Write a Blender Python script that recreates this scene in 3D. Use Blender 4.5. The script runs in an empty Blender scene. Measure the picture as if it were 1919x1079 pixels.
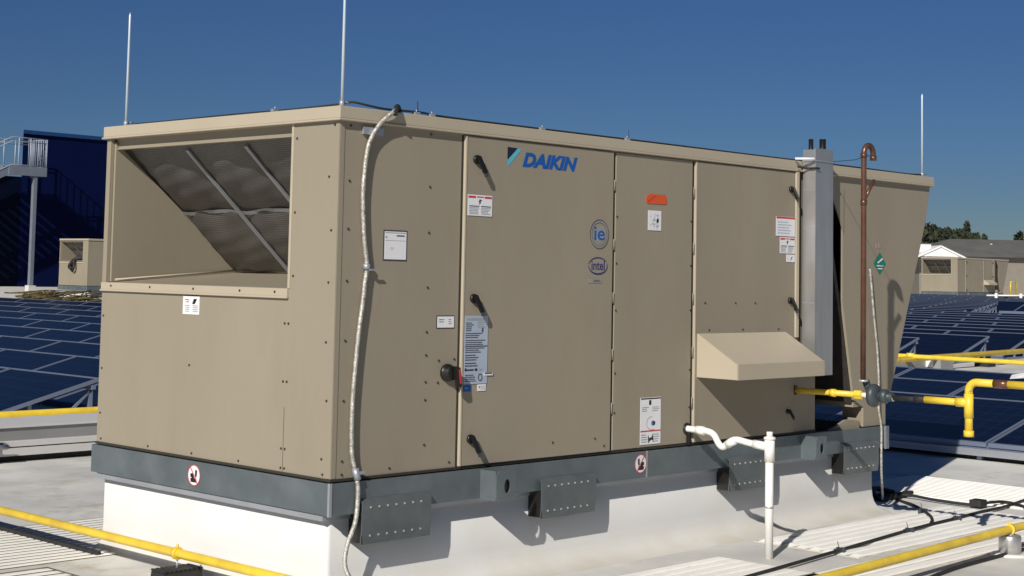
import bpy, bmesh, math, random
from mathutils import Vector, Matrix
random.seed(7)
R = math.radians
scene = bpy.context.scene
COL = scene.collection

# ------------------------------------------------------------------ camera
cam_d = bpy.data.cameras.new('camera'); cam = bpy.data.objects.new('camera', cam_d); COL.objects.link(cam)
yaw, pitch, roll = R(44.59552801), R(4.19963932), R(1.2420756)
fwd = Vector((math.cos(yaw)*math.cos(pitch), math.sin(yaw)*math.cos(pitch), math.sin(pitch)))
rgt = fwd.cross(Vector((0, 0, 1))).normalized(); up = rgt.cross(fwd)
r2 = rgt*math.cos(roll)+up*math.sin(roll); u2 = -rgt*math.sin(roll)+up*math.cos(roll)
mat = Matrix((r2, u2, -fwd)).transposed().to_4x4()
mat.translation = Vector((-5.44265770, -6.34789155, 1.10967566))
cam.matrix_world = mat
cam_d.sensor_width = 36; cam_d.lens = 2913.72/1919*36
cam_d.shift_x = 79.8/1919; cam_d.shift_y = -239.566/1919
cam_d.clip_start = 0.1; cam_d.clip_end = 6000
scene.camera = cam

# ------------------------------------------------------------------ light
SUN_AZ, SUN_EL = 22.5, 31.8         # azimuth in which shadows run (from +x to +y), elevation
sd = Vector((-math.cos(R(SUN_AZ))*math.cos(R(SUN_EL)), -math.sin(R(SUN_AZ))*math.cos(R(SUN_EL)), math.sin(R(SUN_EL))))
w = bpy.data.worlds.new('World'); scene.world = w; w.use_nodes = True
nt = w.node_tree; nt.nodes.clear()
sky = nt.nodes.new('ShaderNodeTexSky'); sky.sky_type = 'NISHITA'; sky.sun_disc = False
sky.sun_elevation = R(SUN_EL); sky.sun_rotation = math.atan2(sd.x, sd.y)
sky.altitude = 2200; sky.air_density = 0.6; sky.dust_density = 0.15; sky.ozone_density = 6.0
bg = nt.nodes.new('ShaderNodeBackground'); bg.inputs['Strength'].default_value = 0.05
wo = nt.nodes.new('ShaderNodeOutputWorld')
gm = nt.nodes.new('ShaderNodeGamma'); gm.inputs[1].default_value = 1.12
# thin grey-brown haze layer low in the sky (function of elevation only, same from everywhere)
wt = nt.nodes.new('ShaderNodeTexCoord'); ws = nt.nodes.new('ShaderNodeSeparateXYZ'); wr = nt.nodes.new('ShaderNodeValToRGB')
wr.color_ramp.elements[0].position = 0.0; wr.color_ramp.elements[0].color = (.66, .45, .26, 1)
wr.color_ramp.elements[1].position = .22; wr.color_ramp.elements[1].color = (.84, .95, .96, 1)
e_ = wr.color_ramp.elements.new(.09); e_.color = (.76, .74, .63, 1)
wm = nt.nodes.new('ShaderNodeMix'); wm.data_type = 'RGBA'; wm.blend_type = 'MULTIPLY'; wm.inputs[0].default_value = 1
nt.links.new(wt.outputs['Generated'], ws.inputs[0]); nt.links.new(ws.outputs[2], wr.inputs[0])
nt.links.new(sky.outputs[0], gm.inputs[0]); nt.links.new(gm.outputs[0], wm.inputs[6]); nt.links.new(wr.outputs[0], wm.inputs[7]); nt.links.new(wm.outputs[2], bg.inputs[0]); nt.links.new(bg.outputs[0], wo.inputs[0])
sl = bpy.data.lights.new('sun', 'SUN'); sl.energy = 5.0; sl.angle = R(0.5); sl.color = (1.0, 0.95, 0.87)
so = bpy.data.objects.new('sun', sl); COL.objects.link(so); so.location = (-20, -10, 20)
so.rotation_euler = sd.to_track_quat('Z', 'Y').to_euler()
scene.view_settings.view_transform = 'Standard'; scene.view_settings.look = 'None'
scene.view_settings.exposure = -0.08; scene.view_settings.gamma = 1.0

# ------------------------------------------------------------------ materials
def newmat(name):
    m = bpy.data.materials.new(name); m.use_nodes = True
    return m, m.node_tree, m.node_tree.nodes['Principled BSDF']
def paint(name, col, rough=0.5, metal=0.0, var=0.08, scale=3.0, bump=0.0, bscale=40.0, dirt=None, dscale=1.5, damt=0.5, coat=0.0, stretch=(1, 1, 1), spec=.5):
    """base colour with noise variation, optional blotchy dirt and bump"""
    m, nt, b = newmat(name); N = nt.nodes; L = nt.links
    tc = N.new('ShaderNodeTexCoord'); mp = N.new('ShaderNodeMapping'); mp.inputs['Scale'].default_value = stretch
    L.new(tc.outputs['Object'], mp.inputs[0])
    n = N.new('ShaderNodeTexNoise'); n.inputs['Scale'].default_value = scale; n.inputs['Detail'].default_value = 6
    L.new(mp.outputs[0], n.inputs['Vector'])
    r = N.new('ShaderNodeValToRGB')
    r.color_ramp.elements[0].position = .3; r.color_ramp.elements[1].position = .7
    r.color_ramp.elements[0].color = [c*(1-var) for c in col]+[1]; r.color_ramp.elements[1].color = [min(1, c*(1+var)) for c in col]+[1]
    L.new(n.outputs[0], r.inputs[0]); out = r.outputs[0]
    if dirt:
        n2 = N.new('ShaderNodeTexNoise'); n2.inputs['Scale'].default_value = dscale; n2.inputs['Detail'].default_value = 8; n2.inputs['Roughness'].default_value = .65
        L.new(mp.outputs[0], n2.inputs['Vector'])
        r2_ = N.new('ShaderNodeValToRGB'); r2_.color_ramp.elements[0].position = .48; r2_.color_ramp.elements[1].position = .75
        r2_.color_ramp.elements[0].color = (0, 0, 0, 1); r2_.color_ramp.elements[1].color = (damt, damt, damt, 1)
        L.new(n2.outputs[0], r2_.inputs[0])
        mx = N.new('ShaderNodeMix'); mx.data_type = 'RGBA'
        L.new(r2_.outputs[0], mx.inputs[0]); L.new(out, mx.inputs[6]); mx.inputs[7].default_value = list(dirt)+[1]
        out = mx.outputs[2]
    L.new(out, b.inputs['Base Color'])
    b.inputs['Roughness'].default_value = rough; b.inputs['Metallic'].default_value = metal
    b.inputs['Coat Weight'].default_value = coat; b.inputs['Specular IOR Level'].default_value = spec
    if bump:
        n3 = N.new('ShaderNodeTexNoise'); n3.inputs['Scale'].default_value = bscale; n3.inputs['Detail'].default_value = 3
        L.new(mp.outputs[0], n3.inputs['Vector'])
        bp = N.new('ShaderNodeBump'); bp.inputs['Strength'].default_value = bump; bp.inputs['Distance'].default_value = .01
        L.new(n3.outputs[0], bp.inputs['Height']); L.new(bp.outputs[0], b.inputs['Normal'])
    return m
TAN = paint('tan_enamel', (.290, .254, .193), .5, spec=.2, var=.055, scale=1.3, bump=.2, bscale=1.6, dirt=(.2, .165, .12), dscale=2.6, damt=.28, stretch=(1.3, 1.3, .45))
TAN2 = paint('tan_enamel_trim', (.43, .375, .285), .42, spec=.3, var=.03, scale=2, bump=.08, bscale=5)
DARKGAP = paint('dark_gasket', (.03, .026, .02), .8)
RAIL = paint('galvanised_rail', (.128, .155, .168), .42, metal=.35, var=.12, scale=5, bump=.12, bscale=9, dirt=(.26, .28, .29), dscale=3, damt=.35)
BRKT = paint('zinc_bracket', (.125, .145, .155), .36, metal=.4, var=.12, scale=7, dirt=(.24, .24, .24), dscale=5, damt=.3)
GALV = paint('galvanised_sheet', (.50, .50, .50), .36, metal=.75, var=.1, scale=4, bump=.1, bscale=4, dirt=(.5, .49, .46), dscale=2.5, damt=.4, stretch=(3, 3, .6))
STEEL = paint('dull_steel', (.4, .42, .46), .4, metal=.5, var=.1)
ROD = paint('aluminium_rod', (.62, .7, .78), .35, metal=.3, var=.03)
BLACK = paint('black_plastic', (.012, .011, .01), .35, var=.2)
RUBBER = paint('black_rubber', (.018, .018, .018), .7, var=.3, scale=20)
SCREW = paint('screw_head', (.07, .055, .04), .4, metal=.5)
BOLT = paint('bright_bolt', (.5, .5, .49), .3, metal=.4)
WHITEP = paint('white_pvc', (.80, .79, .75), .35, var=.04, scale=8, dirt=(.6, .56, .46), dscale=6, damt=.35)
CURB = paint('white_membrane', (.69, .69, .675), .6, spec=.2, var=.03, scale=2, bump=.25, bscale=3, dirt=(.6, .56, .46), dscale=1.3, damt=.35)
def curb_splash(m):
    # splash dirt low down on the upstand: cream-brown blotches that thin out with height
    nt = m.node_tree; N = nt.nodes; L = nt.links; b = N['Principled BSDF']
    src = b.inputs['Base Color'].links[0].from_socket
    tc = N.new('ShaderNodeTexCoord'); sx = N.new('ShaderNodeSeparateXYZ'); L.new(tc.outputs['Object'], sx.inputs[0])
    mr = N.new('ShaderNodeMapRange'); mr.inputs[1].default_value = -.665; mr.inputs[2].default_value = -.46; mr.inputs[3].default_value = 1; mr.inputs[4].default_value = 0
    L.new(sx.outputs[2], mr.inputs[0])
    n = N.new('ShaderNodeTexNoise'); n.inputs['Scale'].default_value = 4; n.inputs['Detail'].default_value = 9; L.new(tc.outputs['Object'], n.inputs['Vector'])
    mu = N.new('ShaderNodeMath'); mu.operation = 'MULTIPLY'; L.new(mr.outputs[0], mu.inputs[0]); L.new(n.outputs[0], mu.inputs[1])
    rr = N.new('ShaderNodeValToRGB'); rr.color_ramp.elements[0].position = .12; rr.color_ramp.elements[1].position = .62; L.new(mu.outputs[0], rr.inputs[0])
    rr.color_ramp.elements[1].color = (.55, .55, .55, 1)
    mx = N.new('ShaderNodeMix'); mx.data_type = 'RGBA'; L.new(rr.outputs[0], mx.inputs[0]); L.new(src, mx.inputs[6]); mx.inputs[7].default_value = (.5, .44, .33, 1)
    L.new(mx.outputs[2], b.inputs['Base Color'])
curb_splash(CURB)
YEL = paint('yellow_gas_paint', (.80, .57, .05), .38, var=.1, scale=6, dirt=(.35, .19, .05), dscale=5, damt=.45)
COPPER = paint('aged_copper', (.145, .068, .045), .33, metal=.45, var=.25, scale=9)
IRON = paint('grey_cast_iron', (.055, .068, .075), .45, metal=.2, var=.15, scale=12)
LABEL = paint('label_white', (.74, .74, .76), .45, var=.03)
LABELB = paint('label_pale_blue', (.36, .42, .52), .35, var=.08)
RED = paint('label_red', (.5, .03, .04), .45)
ORANGE = paint('label_orange', (.62, .085, .02), .45, var=.05)
INK = paint('ink_dark', (.05, .055, .07), .6)
INKL = paint('ink_grey', (.3, .31, .34), .6)
BLUE = paint('logo_blue', (.003, .085, .36), .45, var=.03)
CYAN = paint('logo_cyan', (.10, .42, .55), .45, var=.03)
NAVY = paint('logo_navy', (.006, .012, .03), .45)
VIOL = paint('logo_violet', (.03, .03, .16), .45)
HALO = paint('decal_halo', (.27, .27, .26), .4)
GREEN = paint('sign_green', (.01, .2, .13), .45)
BRAID = paint('braided_conduit', (.46, .44, .40), .4, metal=.45, var=.4, scale=38, bump=.6, bscale=120)
MODFRAME = paint('module_frame', (.24, .28, .38), .4, metal=.5, var=.05)
BWALL = paint('blue_cladding', (.0008, .005, .045), .6, var=.3, scale=.12, spec=.12)
FASC = paint('blue_fascia', (.008, .05, .17), .5)
ROOFSHINGLE = paint('grey_shingle', (.105, .105, .10), .9, var=.15, scale=.7)
HOUSEW = paint('house_wall', (.2, .18, .15), .8, var=.05)
TRIM = paint('white_trim', (.75, .75, .73), .6)
BARK = paint('bark', (.06, .045, .03), .9)
TWIG = paint('dry_twigs', (.10, .08, .03), .9, var=.4, scale=5)
COILM = paint('coil_fins', (.05, .045, .042), .5, metal=.3, var=.2, scale=20)
DARKIN = paint('dark_interior', (.05, .048, .045), .8)
GRAYCAP = paint('grey_tray_metal', (.3, .3, .3), .5, metal=.2, var=.08, scale=2)
TRAYW = paint('pale_tray_metal', (.62, .61, .6), .5, var=.05, scale=2, dirt=(.4, .37, .3), dscale=2, damt=.4)
GROOVE = paint('pad_groove', (.17, .125, .07), .8, var=.3, scale=8)
GROOVEL = paint('pad_groove_pale', (.60, .55, .46), .8, var=.2, scale=8)
PADW = paint('pad_white', (.93, .92, .88), .6, var=.03, scale=3, dirt=(.66, .6, .5), dscale=2.2, damt=.35)
LAND = paint('far_land', (.10, .10, .07), .95, var=.3, scale=.02)

def foliage_mat():
    m, nt, b = newmat('tree_leaves'); N = nt.nodes; L = nt.links
    oi = N.new('ShaderNodeTexCoord'); n = N.new('ShaderNodeTexNoise'); n.inputs['Scale'].default_value = .5
    L.new(oi.outputs['Object'], n.inputs['Vector'])
    r = N.new('ShaderNodeValToRGB'); r.color_ramp.elements[0].position = .35; r.color_ramp.elements[1].position = .65
    r.color_ramp.elements[0].color = (.010, .017, .006, 1); r.color_ramp.elements[1].color = (.035, .042, .016, 1)
    L.new(n.outputs[0], r.inputs[0]); L.new(r.outputs[0], b.inputs['Base Color']); b.inputs['Roughness'].default_value = .8
    return m
LEAF = foliage_mat()

def solar_mat():
    """dark cells with thin pale gridlines, from object coordinates of each module (u along y, v up the slope)"""
    m, nt, b = newmat('solar_cells'); N = nt.nodes; L = nt.links
    uv = N.new('ShaderNodeUVMap')
    br = N.new('ShaderNodeTexBrick'); br.offset = 0; br.squash = 1
    br.inputs['Scale'].default_value = 1; br.inputs['Mortar Size'].default_value = .03
    br.inputs['Brick Width'].default_value = 1; br.inputs['Row Height'].default_value = 1
    br.inputs['Color1'].default_value = (.003, .0048, .015, 1); br.inputs['Color2'].default_value = (.004, .007, .021, 1)
    br.inputs['Mortar'].default_value = (.010, .016, .036, 1)
    L.new(uv.outputs[0], br.inputs['Vector']); L.new(br.outputs[0], b.inputs['Base Color'])
    b.inputs['Roughness'].default_value = .25; b.inputs['Specular IOR Level'].default_value = .22
    return m
SOLAR = solar_mat()

def roof_mat():
    m, nt, b = newmat('roof_membrane'); N = nt.nodes; L = nt.links
    tc = N.new('ShaderNodeTexCoord')
    n = N.new('ShaderNodeTexNoise'); n.inputs['Scale'].default_value = .9; n.inputs['Detail'].default_value = 8; n.inputs['Roughness'].default_value = .6
    L.new(tc.outputs['Object'], n.inputs['Vector'])
    r = N.new('ShaderNodeValToRGB'); cr = r.color_ramp
    cr.elements[0].position = .3; cr.elements[0].color = (.46, .455, .44, 1)
    cr.elements[1].position = .62; cr.elements[1].color = (.74, .73, .69, 1)
    L.new(n.outputs[0], r.inputs[0])
    # dried puddle stains
    n2 = N.new('ShaderNodeTexNoise'); n2.inputs['Scale'].default_value = 1.7; n2.inputs['Detail'].default_value = 10; n2.inputs['Roughness'].default_value = .7
    n2.inputs['Distortion'].default_value = .4
    L.new(tc.outputs['Object'], n2.inputs['Vector'])
    r2_ = N.new('ShaderNodeValToRGB'); c2 = r2_.color_ramp
    c2.elements[0].position = .55; c2.elements[0].color = (0, 0, 0, 1); c2.elements[1].position = .72; c2.elements[1].color = (.8, .8, .8, 1)
    L.new(n2.outputs[0], r2_.inputs[0])
    mx = N.new('ShaderNodeMix'); mx.data_type = 'RGBA'
    L.new(r2_.outputs[0], mx.inputs[0]); L.new(r.outputs[0], mx.inputs[6]); mx.inputs[7].default_value = (.36, .31, .23, 1)
    # membrane seams every 1.5 m
    sx = N.new('ShaderNodeSeparateXYZ'); L.new(tc.outputs['Object'], sx.inputs[0])
    md = N.new('ShaderNodeMath'); md.operation = 'PINGPONG'; md.inputs[1].default_value = 1.5; L.new(sx.outputs[1], md.inputs[0])
    lt = N.new('ShaderNodeMath'); lt.operation = 'LESS_THAN'; lt.inputs[1].default_value = .008; L.new(md.outputs[0], lt.inputs[0])
    sc = N.new('ShaderNodeMath'); sc.operation = 'MULTIPLY'; sc.inputs[1].default_value = .35; L.new(lt.outputs[0], sc.inputs[0])
    mx2 = N.new('ShaderNodeMix'); mx2.data_type = 'RGBA'
    L.new(sc.outputs[0], mx2.inputs[0]); L.new(mx.outputs[2], mx2.inputs[6]); mx2.inputs[7].default_value = (.25, .23, .2, 1)
    L.new(mx2.outputs[2], b.inputs['Base Color']); b.inputs['Roughness'].default_value = .6
    n3 = N.new('ShaderNodeTexNoise'); n3.inputs['Scale'].default_value = 3; L.new(tc.outputs['Object'], n3.inputs['Vector'])
    bp = N.new('ShaderNodeBump'); bp.inputs['Strength'].default_value = .3; bp.inputs['Distance'].default_value = .02
    L.new(n3.outputs[0], bp.inputs['Height']); L.new(bp.outputs[0], b.inputs['Normal'])
    return m
ROOF = roof_mat()

def mesh_screen_mat():
    """woven wire filter: fine weave seen as light/dark moire"""
    m, nt, b = newmat('filter_screen'); N = nt.nodes; L = nt.links
    tc = N.new('ShaderNodeTexCoord')
    mp = N.new('ShaderNodeMapping'); mp.inputs['Rotation'].default_value = (0, 0, .05)
    L.new(tc.outputs['UV'], mp.inputs[0])
    w1 = N.new('ShaderNodeTexWave'); w1.bands_direction = 'X'; w1.inputs['Scale'].default_value = 22; w1.inputs['Distortion'].default_value = .6
    w2 = N.new('ShaderNodeTexWave'); w2.bands_direction = 'Y'; w2.inputs['Scale'].default_value = 22; w2.inputs['Distortion'].default_value = .6
    L.new(mp.outputs[0], w1.inputs[0]); L.new(mp.outputs[0], w2.inputs[0])
    ml = N.new('ShaderNodeMath'); ml.operation = 'MAXIMUM'; L.new(w1.outputs['Fac'], ml.inputs[0]); L.new(w2.outputs['Fac'], ml.inputs[1])
    n = N.new('ShaderNodeTexNoise'); n.inputs['Scale'].default_value = 5; L.new(tc.outputs['UV'], n.inputs['Vector'])
    r = N.new('ShaderNodeValToRGB'); r.color_ramp.elements[0].position = .45; r.color_ramp.elements[1].position = 1
    r.color_ramp.elements[0].color = (.04, .038, .035, 1); r.color_ramp.elements[1].color = (.23, .22, .205, 1)
    L.new(ml.outputs[0], r.inputs[0])
    mx = N.new('ShaderNodeMix'); mx.data_type = 'RGBA'; mx.blend_type = 'MULTIPLY'; mx.inputs[0].default_value = .5
    L.new(r.outputs[0], mx.inputs[6]); L.new(n.outputs[0], mx.inputs[7])
    L.new(mx.outputs[2], b.inputs['Base Color']); b.inputs['Roughness'].default_value = .5; b.inputs['Metallic'].default_value = .15
    return m
SCREEN = mesh_screen_mat()

# ------------------------------------------------------------------ mesh builder
ORG = {}          # world origin of every linked root / part
class MB:
    def __init__(s): s.v = []; s.f = []; s.m = []; s.sm = []; s.uv = {}
    def add(s, vs, fs, mi=0, smooth=False):
        o = len(s.v); s.v += [tuple(p) for p in vs]
        for f in fs: s.f.append([i+o for i in f]); s.m.append(mi); s.sm.append(smooth)
        return s
    def box(s, x0, y0, z0, x1, y1, z1, mi=0):
        x0, x1 = sorted((x0, x1)); y0, y1 = sorted((y0, y1)); z0, z1 = sorted((z0, z1))
        vs = [(x, y, z) for z in (z0, z1) for y in (y0, y1) for x in (x0, x1)]
        return s.add(vs, [(0, 2, 3, 1), (4, 5, 7, 6), (0, 1, 5, 4), (2, 6, 7, 3), (0, 4, 6, 2), (1, 3, 7, 5)], mi)
    def prism(s, poly, axis, a, b, mi=0):
        """poly: 2D points; axis 'y': (x,z) extruded y a..b; 'x': (y,z); 'z': (x,y)"""
        def P(p, t):
            return {'y': (p[0], t, p[1]), 'x': (t, p[0], p[1]), 'z': (p[0], p[1], t)}[axis]
        n = len(poly)
        vs = [P(p, a) for p in poly]+[P(p, b) for p in poly]
        fs = [tuple(range(n)), tuple(range(2*n-1, n-1, -1))]+[(i, i+n, (i+1) % n+n, (i+1) % n) for i in range(n)]
        return s.add(vs, fs, mi)
    def slab(s, p0, p1, p2, p3, th, mi=0):
        """quad of four corners thickened along its normal"""
        P = [Vector(p) for p in (p0, p1, p2, p3)]
        n = (P[1]-P[0]).cross(P[3]-P[0]).normalized()*th
        vs = P+[p-n for p in P]
        return s.add(vs, [(0, 1, 2, 3), (7, 6, 5, 4), (0, 4, 5, 1), (1, 5, 6, 2), (2, 6, 7, 3), (3, 7, 4, 0)], mi)
    def tube(s, pts, r, n=12, mi=0, caps=True, smooth=True, sub=0):
        P = [Vector(p) for p in pts]
        if sub:
            Q = []
            for i in range(len(P)-1):
                a, b_, c, d = P[max(i-1, 0)], P[i], P[i+1], P[min(i+2, len(P)-1)]
                for k in range(sub):
                    t = k/sub
                    Q.append(.5*((2*b_)+(c-a)*t+(2*a-5*b_+4*c-d)*t*t+(-a+3*b_-3*c+d)*t**3))
            Q.append(P[-1]); P = Q
        rs = r if isinstance(r, (list, tuple)) else [r]*len(P)
        if len(rs) != len(P): rs = [rs[0]]*len(P)
        vs = []; fs = []
        t0 = (P[1]-P[0]).normalized()
        ref = Vector((0, 0, 1)) if abs(t0.z) < .9 else Vector((1, 0, 0))
        nrm = t0.cross(ref).normalized()
        for i, p in enumerate(P):
            t = (P[min(i+1, len(P)-1)]-P[max(i-1, 0)]).normalized()
            nrm = (nrm-t*nrm.dot(t)).normalized(); bi = t.cross(nrm)
            for k in range(n):
                a = 2*math.pi*k/n
                vs.append(p+(nrm*math.cos(a)+bi*math.sin(a))*rs[i])
        for i in range(len(P)-1):
            for k in range(n):
                fs.append((i*n+k, i*n+(k+1) % n, (i+1)*n+(k+1) % n, (i+1)*n+k))
        s.add(vs, fs, mi, smooth)
        if caps:
            o = len(s.v)-len(vs)
            s.f.append([o+k for k in range(n)][::-1]); s.m.append(mi); s.sm.append(False)
            s.f.append([o+(len(P)-1)*n+k for k in range(n)]); s.m.append(mi); s.sm.append(False)
        return s
    def build(s, name, mats, parent=None, bevel=0, origin=None):
        me = bpy.data.meshes.new(name)
        org = Vector(ORG[parent.name]) if parent else Vector((0, 0, 0))
        if origin is not None: org = Vector(origin)
        me.from_pydata([tuple(Vector(v)-org) for v in s.v], [], s.f)
        if not isinstance(mats, (list, tuple)): mats = [mats]
        for m in mats: me.materials.append(m)
        me.polygons.foreach_set('material_index', s.m); me.polygons.foreach_set('use_smooth', s.sm)
        if s.uv:
            l = me.uv_layers.new(name='UVMap')
            for fi, uvs in s.uv.items():
                for li, q in zip(me.polygons[fi].loop_indices, uvs): l.data[li].uv = q
        bm = bmesh.new(); bm.from_mesh(me); bmesh.ops.recalc_face_normals(bm, faces=bm.faces[:]) if not s.uv else None
        bm.to_mesh(me); bm.free(); me.update()
        o = bpy.data.objects.new(name, me); COL.objects.link(o)
        if parent:
            o.parent = parent
            pl = Vector(ORG[parent.name])
            o.location = org-pl
        else: o.location = org
        ORG[o.name] = tuple(org)
        if bevel:
            md = o.modifiers.new('bevel', 'BEVEL'); md.width = bevel; md.segments = 2; md.limit_method = 'ANGLE'; md.angle_limit = R(40)
        return o
def tag(o, label=None, cat=None, group=None, kind=None):
    if label: o['label'] = label
    if cat: o['category'] = cat
    if group: o['group'] = group
    if kind: o['kind'] = kind
    return o
def root(name, loc, label, cat, group=None):
    o = bpy.data.objects.new(name, None); COL.objects.link(o); o.location = loc; o.empty_display_size = .2
    ORG[o.name] = tuple(loc); return tag(o, label, cat, group)
def copy_tree(o, parent=None):
    c = o.copy(); COL.objects.link(c); c.parent = parent
    ORG[c.name] = ORG[o.name]
    for ch in [x for x in bpy.data.objects if x.parent == o]: copy_tree(ch, c)
    return c
def arc(c, r, a0, a1, ax1, ax2, n=8):
    c = Vector(c); ax1 = Vector(ax1); ax2 = Vector(ax2)
    return [c+ax1*(r*math.cos(R(a0+(a1-a0)*i/n)))+ax2*(r*math.sin(R(a0+(a1-a0)*i/n))) for i in range(n+1)]

# ------------------------------------------------------------------ setting
RZ = -.665
def zr(x): return RZ+.0105*max(0, x-8)
m = MB()
xs = [-40, 8, 122]
m.add([(xs[0], -40, RZ), (xs[1], -40, RZ), (xs[1], 75, RZ), (xs[0], 75, RZ)], [(0, 1, 2, 3)])
m.add([(xs[1], -40, RZ), (xs[2], -40, zr(xs[2])), (xs[2], 75, zr(xs[2])), (xs[1], 75, RZ)], [(0, 1, 2, 3)])
m.add([(-40, -40, RZ), (-40, 75, RZ), (-40, 75, -9), (-40, -40, -9), (122, -40, zr(122)), (122, 75, zr(122)), (122, 75, -9), (122, -40, -9)],
      [(0, 1, 2, 3), (4, 7, 6, 5), (0, 3, 7, 4), (1, 5, 6, 2)])
tag(m.build('roof_deck', ROOF), 'pale membrane roof deck under everything', None, kind='structure')
m = MB(); m.add([(-3000, -3000, -9), (3000, -3000, -9), (3000, 3000, -9), (-3000, 3000, -9)], [(0, 1, 2, 3)])
tag(m.build('ground', LAND), 'ground far below the roof', kind='structure')

# ------------------------------------------------------------------ rooftop unit core
W_, L_, H_ = 2.272, 4.72, 2.0
ZC = 1.925
def hx_sticker(mb, face, a0, z0, a1, z1, off, mi):
    if face == 'long': mb.box(a0, off-.0012, z0, a1, off+.0004, z1, mi)
    else: mb.box(off-.0012, a0, z0, off+.0004, a1, z1, mi)

def make_unit():
    U = root('rooftop_unit', (0, 0, -.185), 'large tan packaged rooftop unit in the foreground with a V-shaped condenser end', 'rooftop unit', 'packaged rooftop units')
    P = U
    # cabinet shell around the intake opening (y .40-2.235, z 1.012-1.90)
    m = MB()
    m.box(0, 0, .004, .02, W_, .958)                    # lower end sheet
    m.box(0, 0, .958, .02, .398, ZC)                    # right end sheet
    m.box(-.004, 2.228, .964, .02, W_, ZC)              # left post
    m.box(.02, 0, .004, L_, .02, ZC)                    # long side
    m.box(.02, W_-.02, .004, L_, W_, ZC)                # far side
    m.box(L_-.02, .02, .004, L_, W_-.02, ZC)            # far end
    m.box(.02, .02, .004, L_-.02, W_-.02, .02)          # bottom
    m.build('cabinet', TAN, P)
    m = MB()                                            # ledge under the opening, slightly proud, rolled lower lip
    m.box(-.014, .396, .966, .022, W_-.002, 1.010); m.box(-.02, .392, .955, .0, W_+.002, .967)
    m.build('intake_ledge', TAN2, P, bevel=.003)
    m = MB(); m.box(-.005, .384, 1.012, .02, .404, ZC-.002); m.build('intake_side_trim', TAN2, P)
    m = MB(); m.box(.040, .404, 1.862, .052, 2.228, ZC-.001); m.box(.026, .404, 1.855, .075, 2.228, 1.862)
    m.build('intake_header', TAN, P)
    # hopper: side walls, floor
    m = MB()
    m.prism([(.021, 1.90), (.021, 1.015), (1.00, 1.085), (1.00, 1.12)], 'y', 2.206, 2.226)
    m.build('intake_side_wall', TAN, P); m = MB()
    m.prism([(.021, 1.90), (.021, 1.015), (1.00, 1.085), (1.00, 1.12)], 'y', .40, .42)
    m.build('intake_side_wall', TAN, P)
    m = MB(); m.slab((.021, .42, 1.012), (1.0, .42, 1.088), (1.0, 2.206, 1.088), (.021, 2.206, 1.012), .01)
    m.build('intake_floor', TAN, P)
    m = MB(); m.tube([(.04, 2.19, 1.028), (1.0, 2.19, 1.103)], .008, 6); m.build('intake_angle_trim', TAN2, P); m = MB(); m.tube([(1.0, .42, 1.10), (1.0, 2.2, 1.10)], .012, 6)
    m.build('intake_angle_trim', TAN2, P)
    # slanting filter screen with pillowed panels
    def S(u, v, bulge):   # u across (y .42..2.206) , v down the slope
        a = Vector((.055, 2.206-u*(2.206-.42), 1.922)); b = Vector((.985, 2.206-u*(2.206-.42), 1.10))
        n = Vector((b.z-a.z, 0, -(b.x-a.x))).normalized()
        if n.x > 0: n = -n
        return a.lerp(b, v)+n*bulge
    m = MB(); NU, NV = 72, 48
    cu = [0, .355, .685, 1]; cv = [0, .52, 1]
    def pill(t, ks):
        for a, b in zip(ks, ks[1:]):
            if t <= b+1e-6: return max(0, math.sin(math.pi*(t-a)/(b-a)))
        return 0
    def sag(t, ks):
        for a, b in zip(ks, ks[1:]):
            if t <= b+1e-6: return max(0, math.sin(math.pi*((t-a)/(b-a))**.44))
        return 0
    vs = []
    for j in range(NV+1):
        for i in range(NU+1):
            u, v = i/NU, j/NV
            bu = pill(u, cu)**.55*pill(v, cv)**.6*.05+.006*math.sin(31*u+9*v)*math.sin(14*v+3*u)*pill(u, cu)+.003*math.sin(60*v+20*u)*pill(v, cv)
            vs.append(S(u, v, bu))
    fs = [(j*(NU+1)+i, j*(NU+1)+i+1, (j+1)*(NU+1)+i+1, (j+1)*(NU+1)+i) for j in range(NV) for i in range(NU)]
    m.add(vs, fs, 0, True)
    for k, f in enumerate(fs):
        m.uv[k] = [((q % (NU+1))/NU*1.8, (q//(NU+1))/NV*1.3) for q in f]
    m.build('filter_screen', SCREEN, P)
    for u in cu[1:3]:
        m = MB(); m.slab(S(u-.008, .085, .018), S(u+.008, .085, .018), S(u+.008, 1, .018), S(u-.008, 1, .018), .012)
        m.build('screen_bar', STEEL, P)
    m = MB()
    pts = [S(i/40, .52+.008*math.sin(i*.5), .014+.004*math.sin(i*.9)) for i in range(41)]
    for i in range(40):
        a, b = pts[i], pts[i+1]; d = (S(0, .545, 0)-S(0, .52, 0))
        m.add([a, b, b+d, a+d], [(0, 1, 2, 3)])
    m.build('screen_cross_strap', STEEL, P)
    # top cap with drip lip
    m = MB()
    LC = 6.50
    m.box(-.022, -.022, ZC+.008, LC, W_+.022, H_)
    m.box(-.030, -.030, ZC-.004, LC+.006, W_+.03, ZC+.008)
    m.build('top_cap', TAN2, P, bevel=.004)
    m = MB()
    m.box(.93, -.0015, .01, .947, .004, 1.915); m.box(2.302, -.0015, .01, 2.33, .004, 1.915); m.box(3.154, -.0015, .01, 3.184, .004, 1.915)
    m.box(-.008, -.008, -.004, L_, .01, .010)
    m.box(-.008, .01, -.004, .01, W_, .010)
    m.build('gasket', DARKGAP, P)
    # doors
    for a, b, pr_, nm in ((.948, 2.30, .018, 1), (2.332, 3.152, .012, 2), (3.186, 4.405, .018, 3)):
        m = MB(); m.box(a, -pr_, .014, b, -.001, 1.912)
        m.build('access_door', TAN, P, bevel=.002)
        if nm != 2: m = MB(); m.box(a-.001, -pr_-.003, .014, a+.010, -.001, 1.912); m.build('door_edge', TAN2, P)
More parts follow.
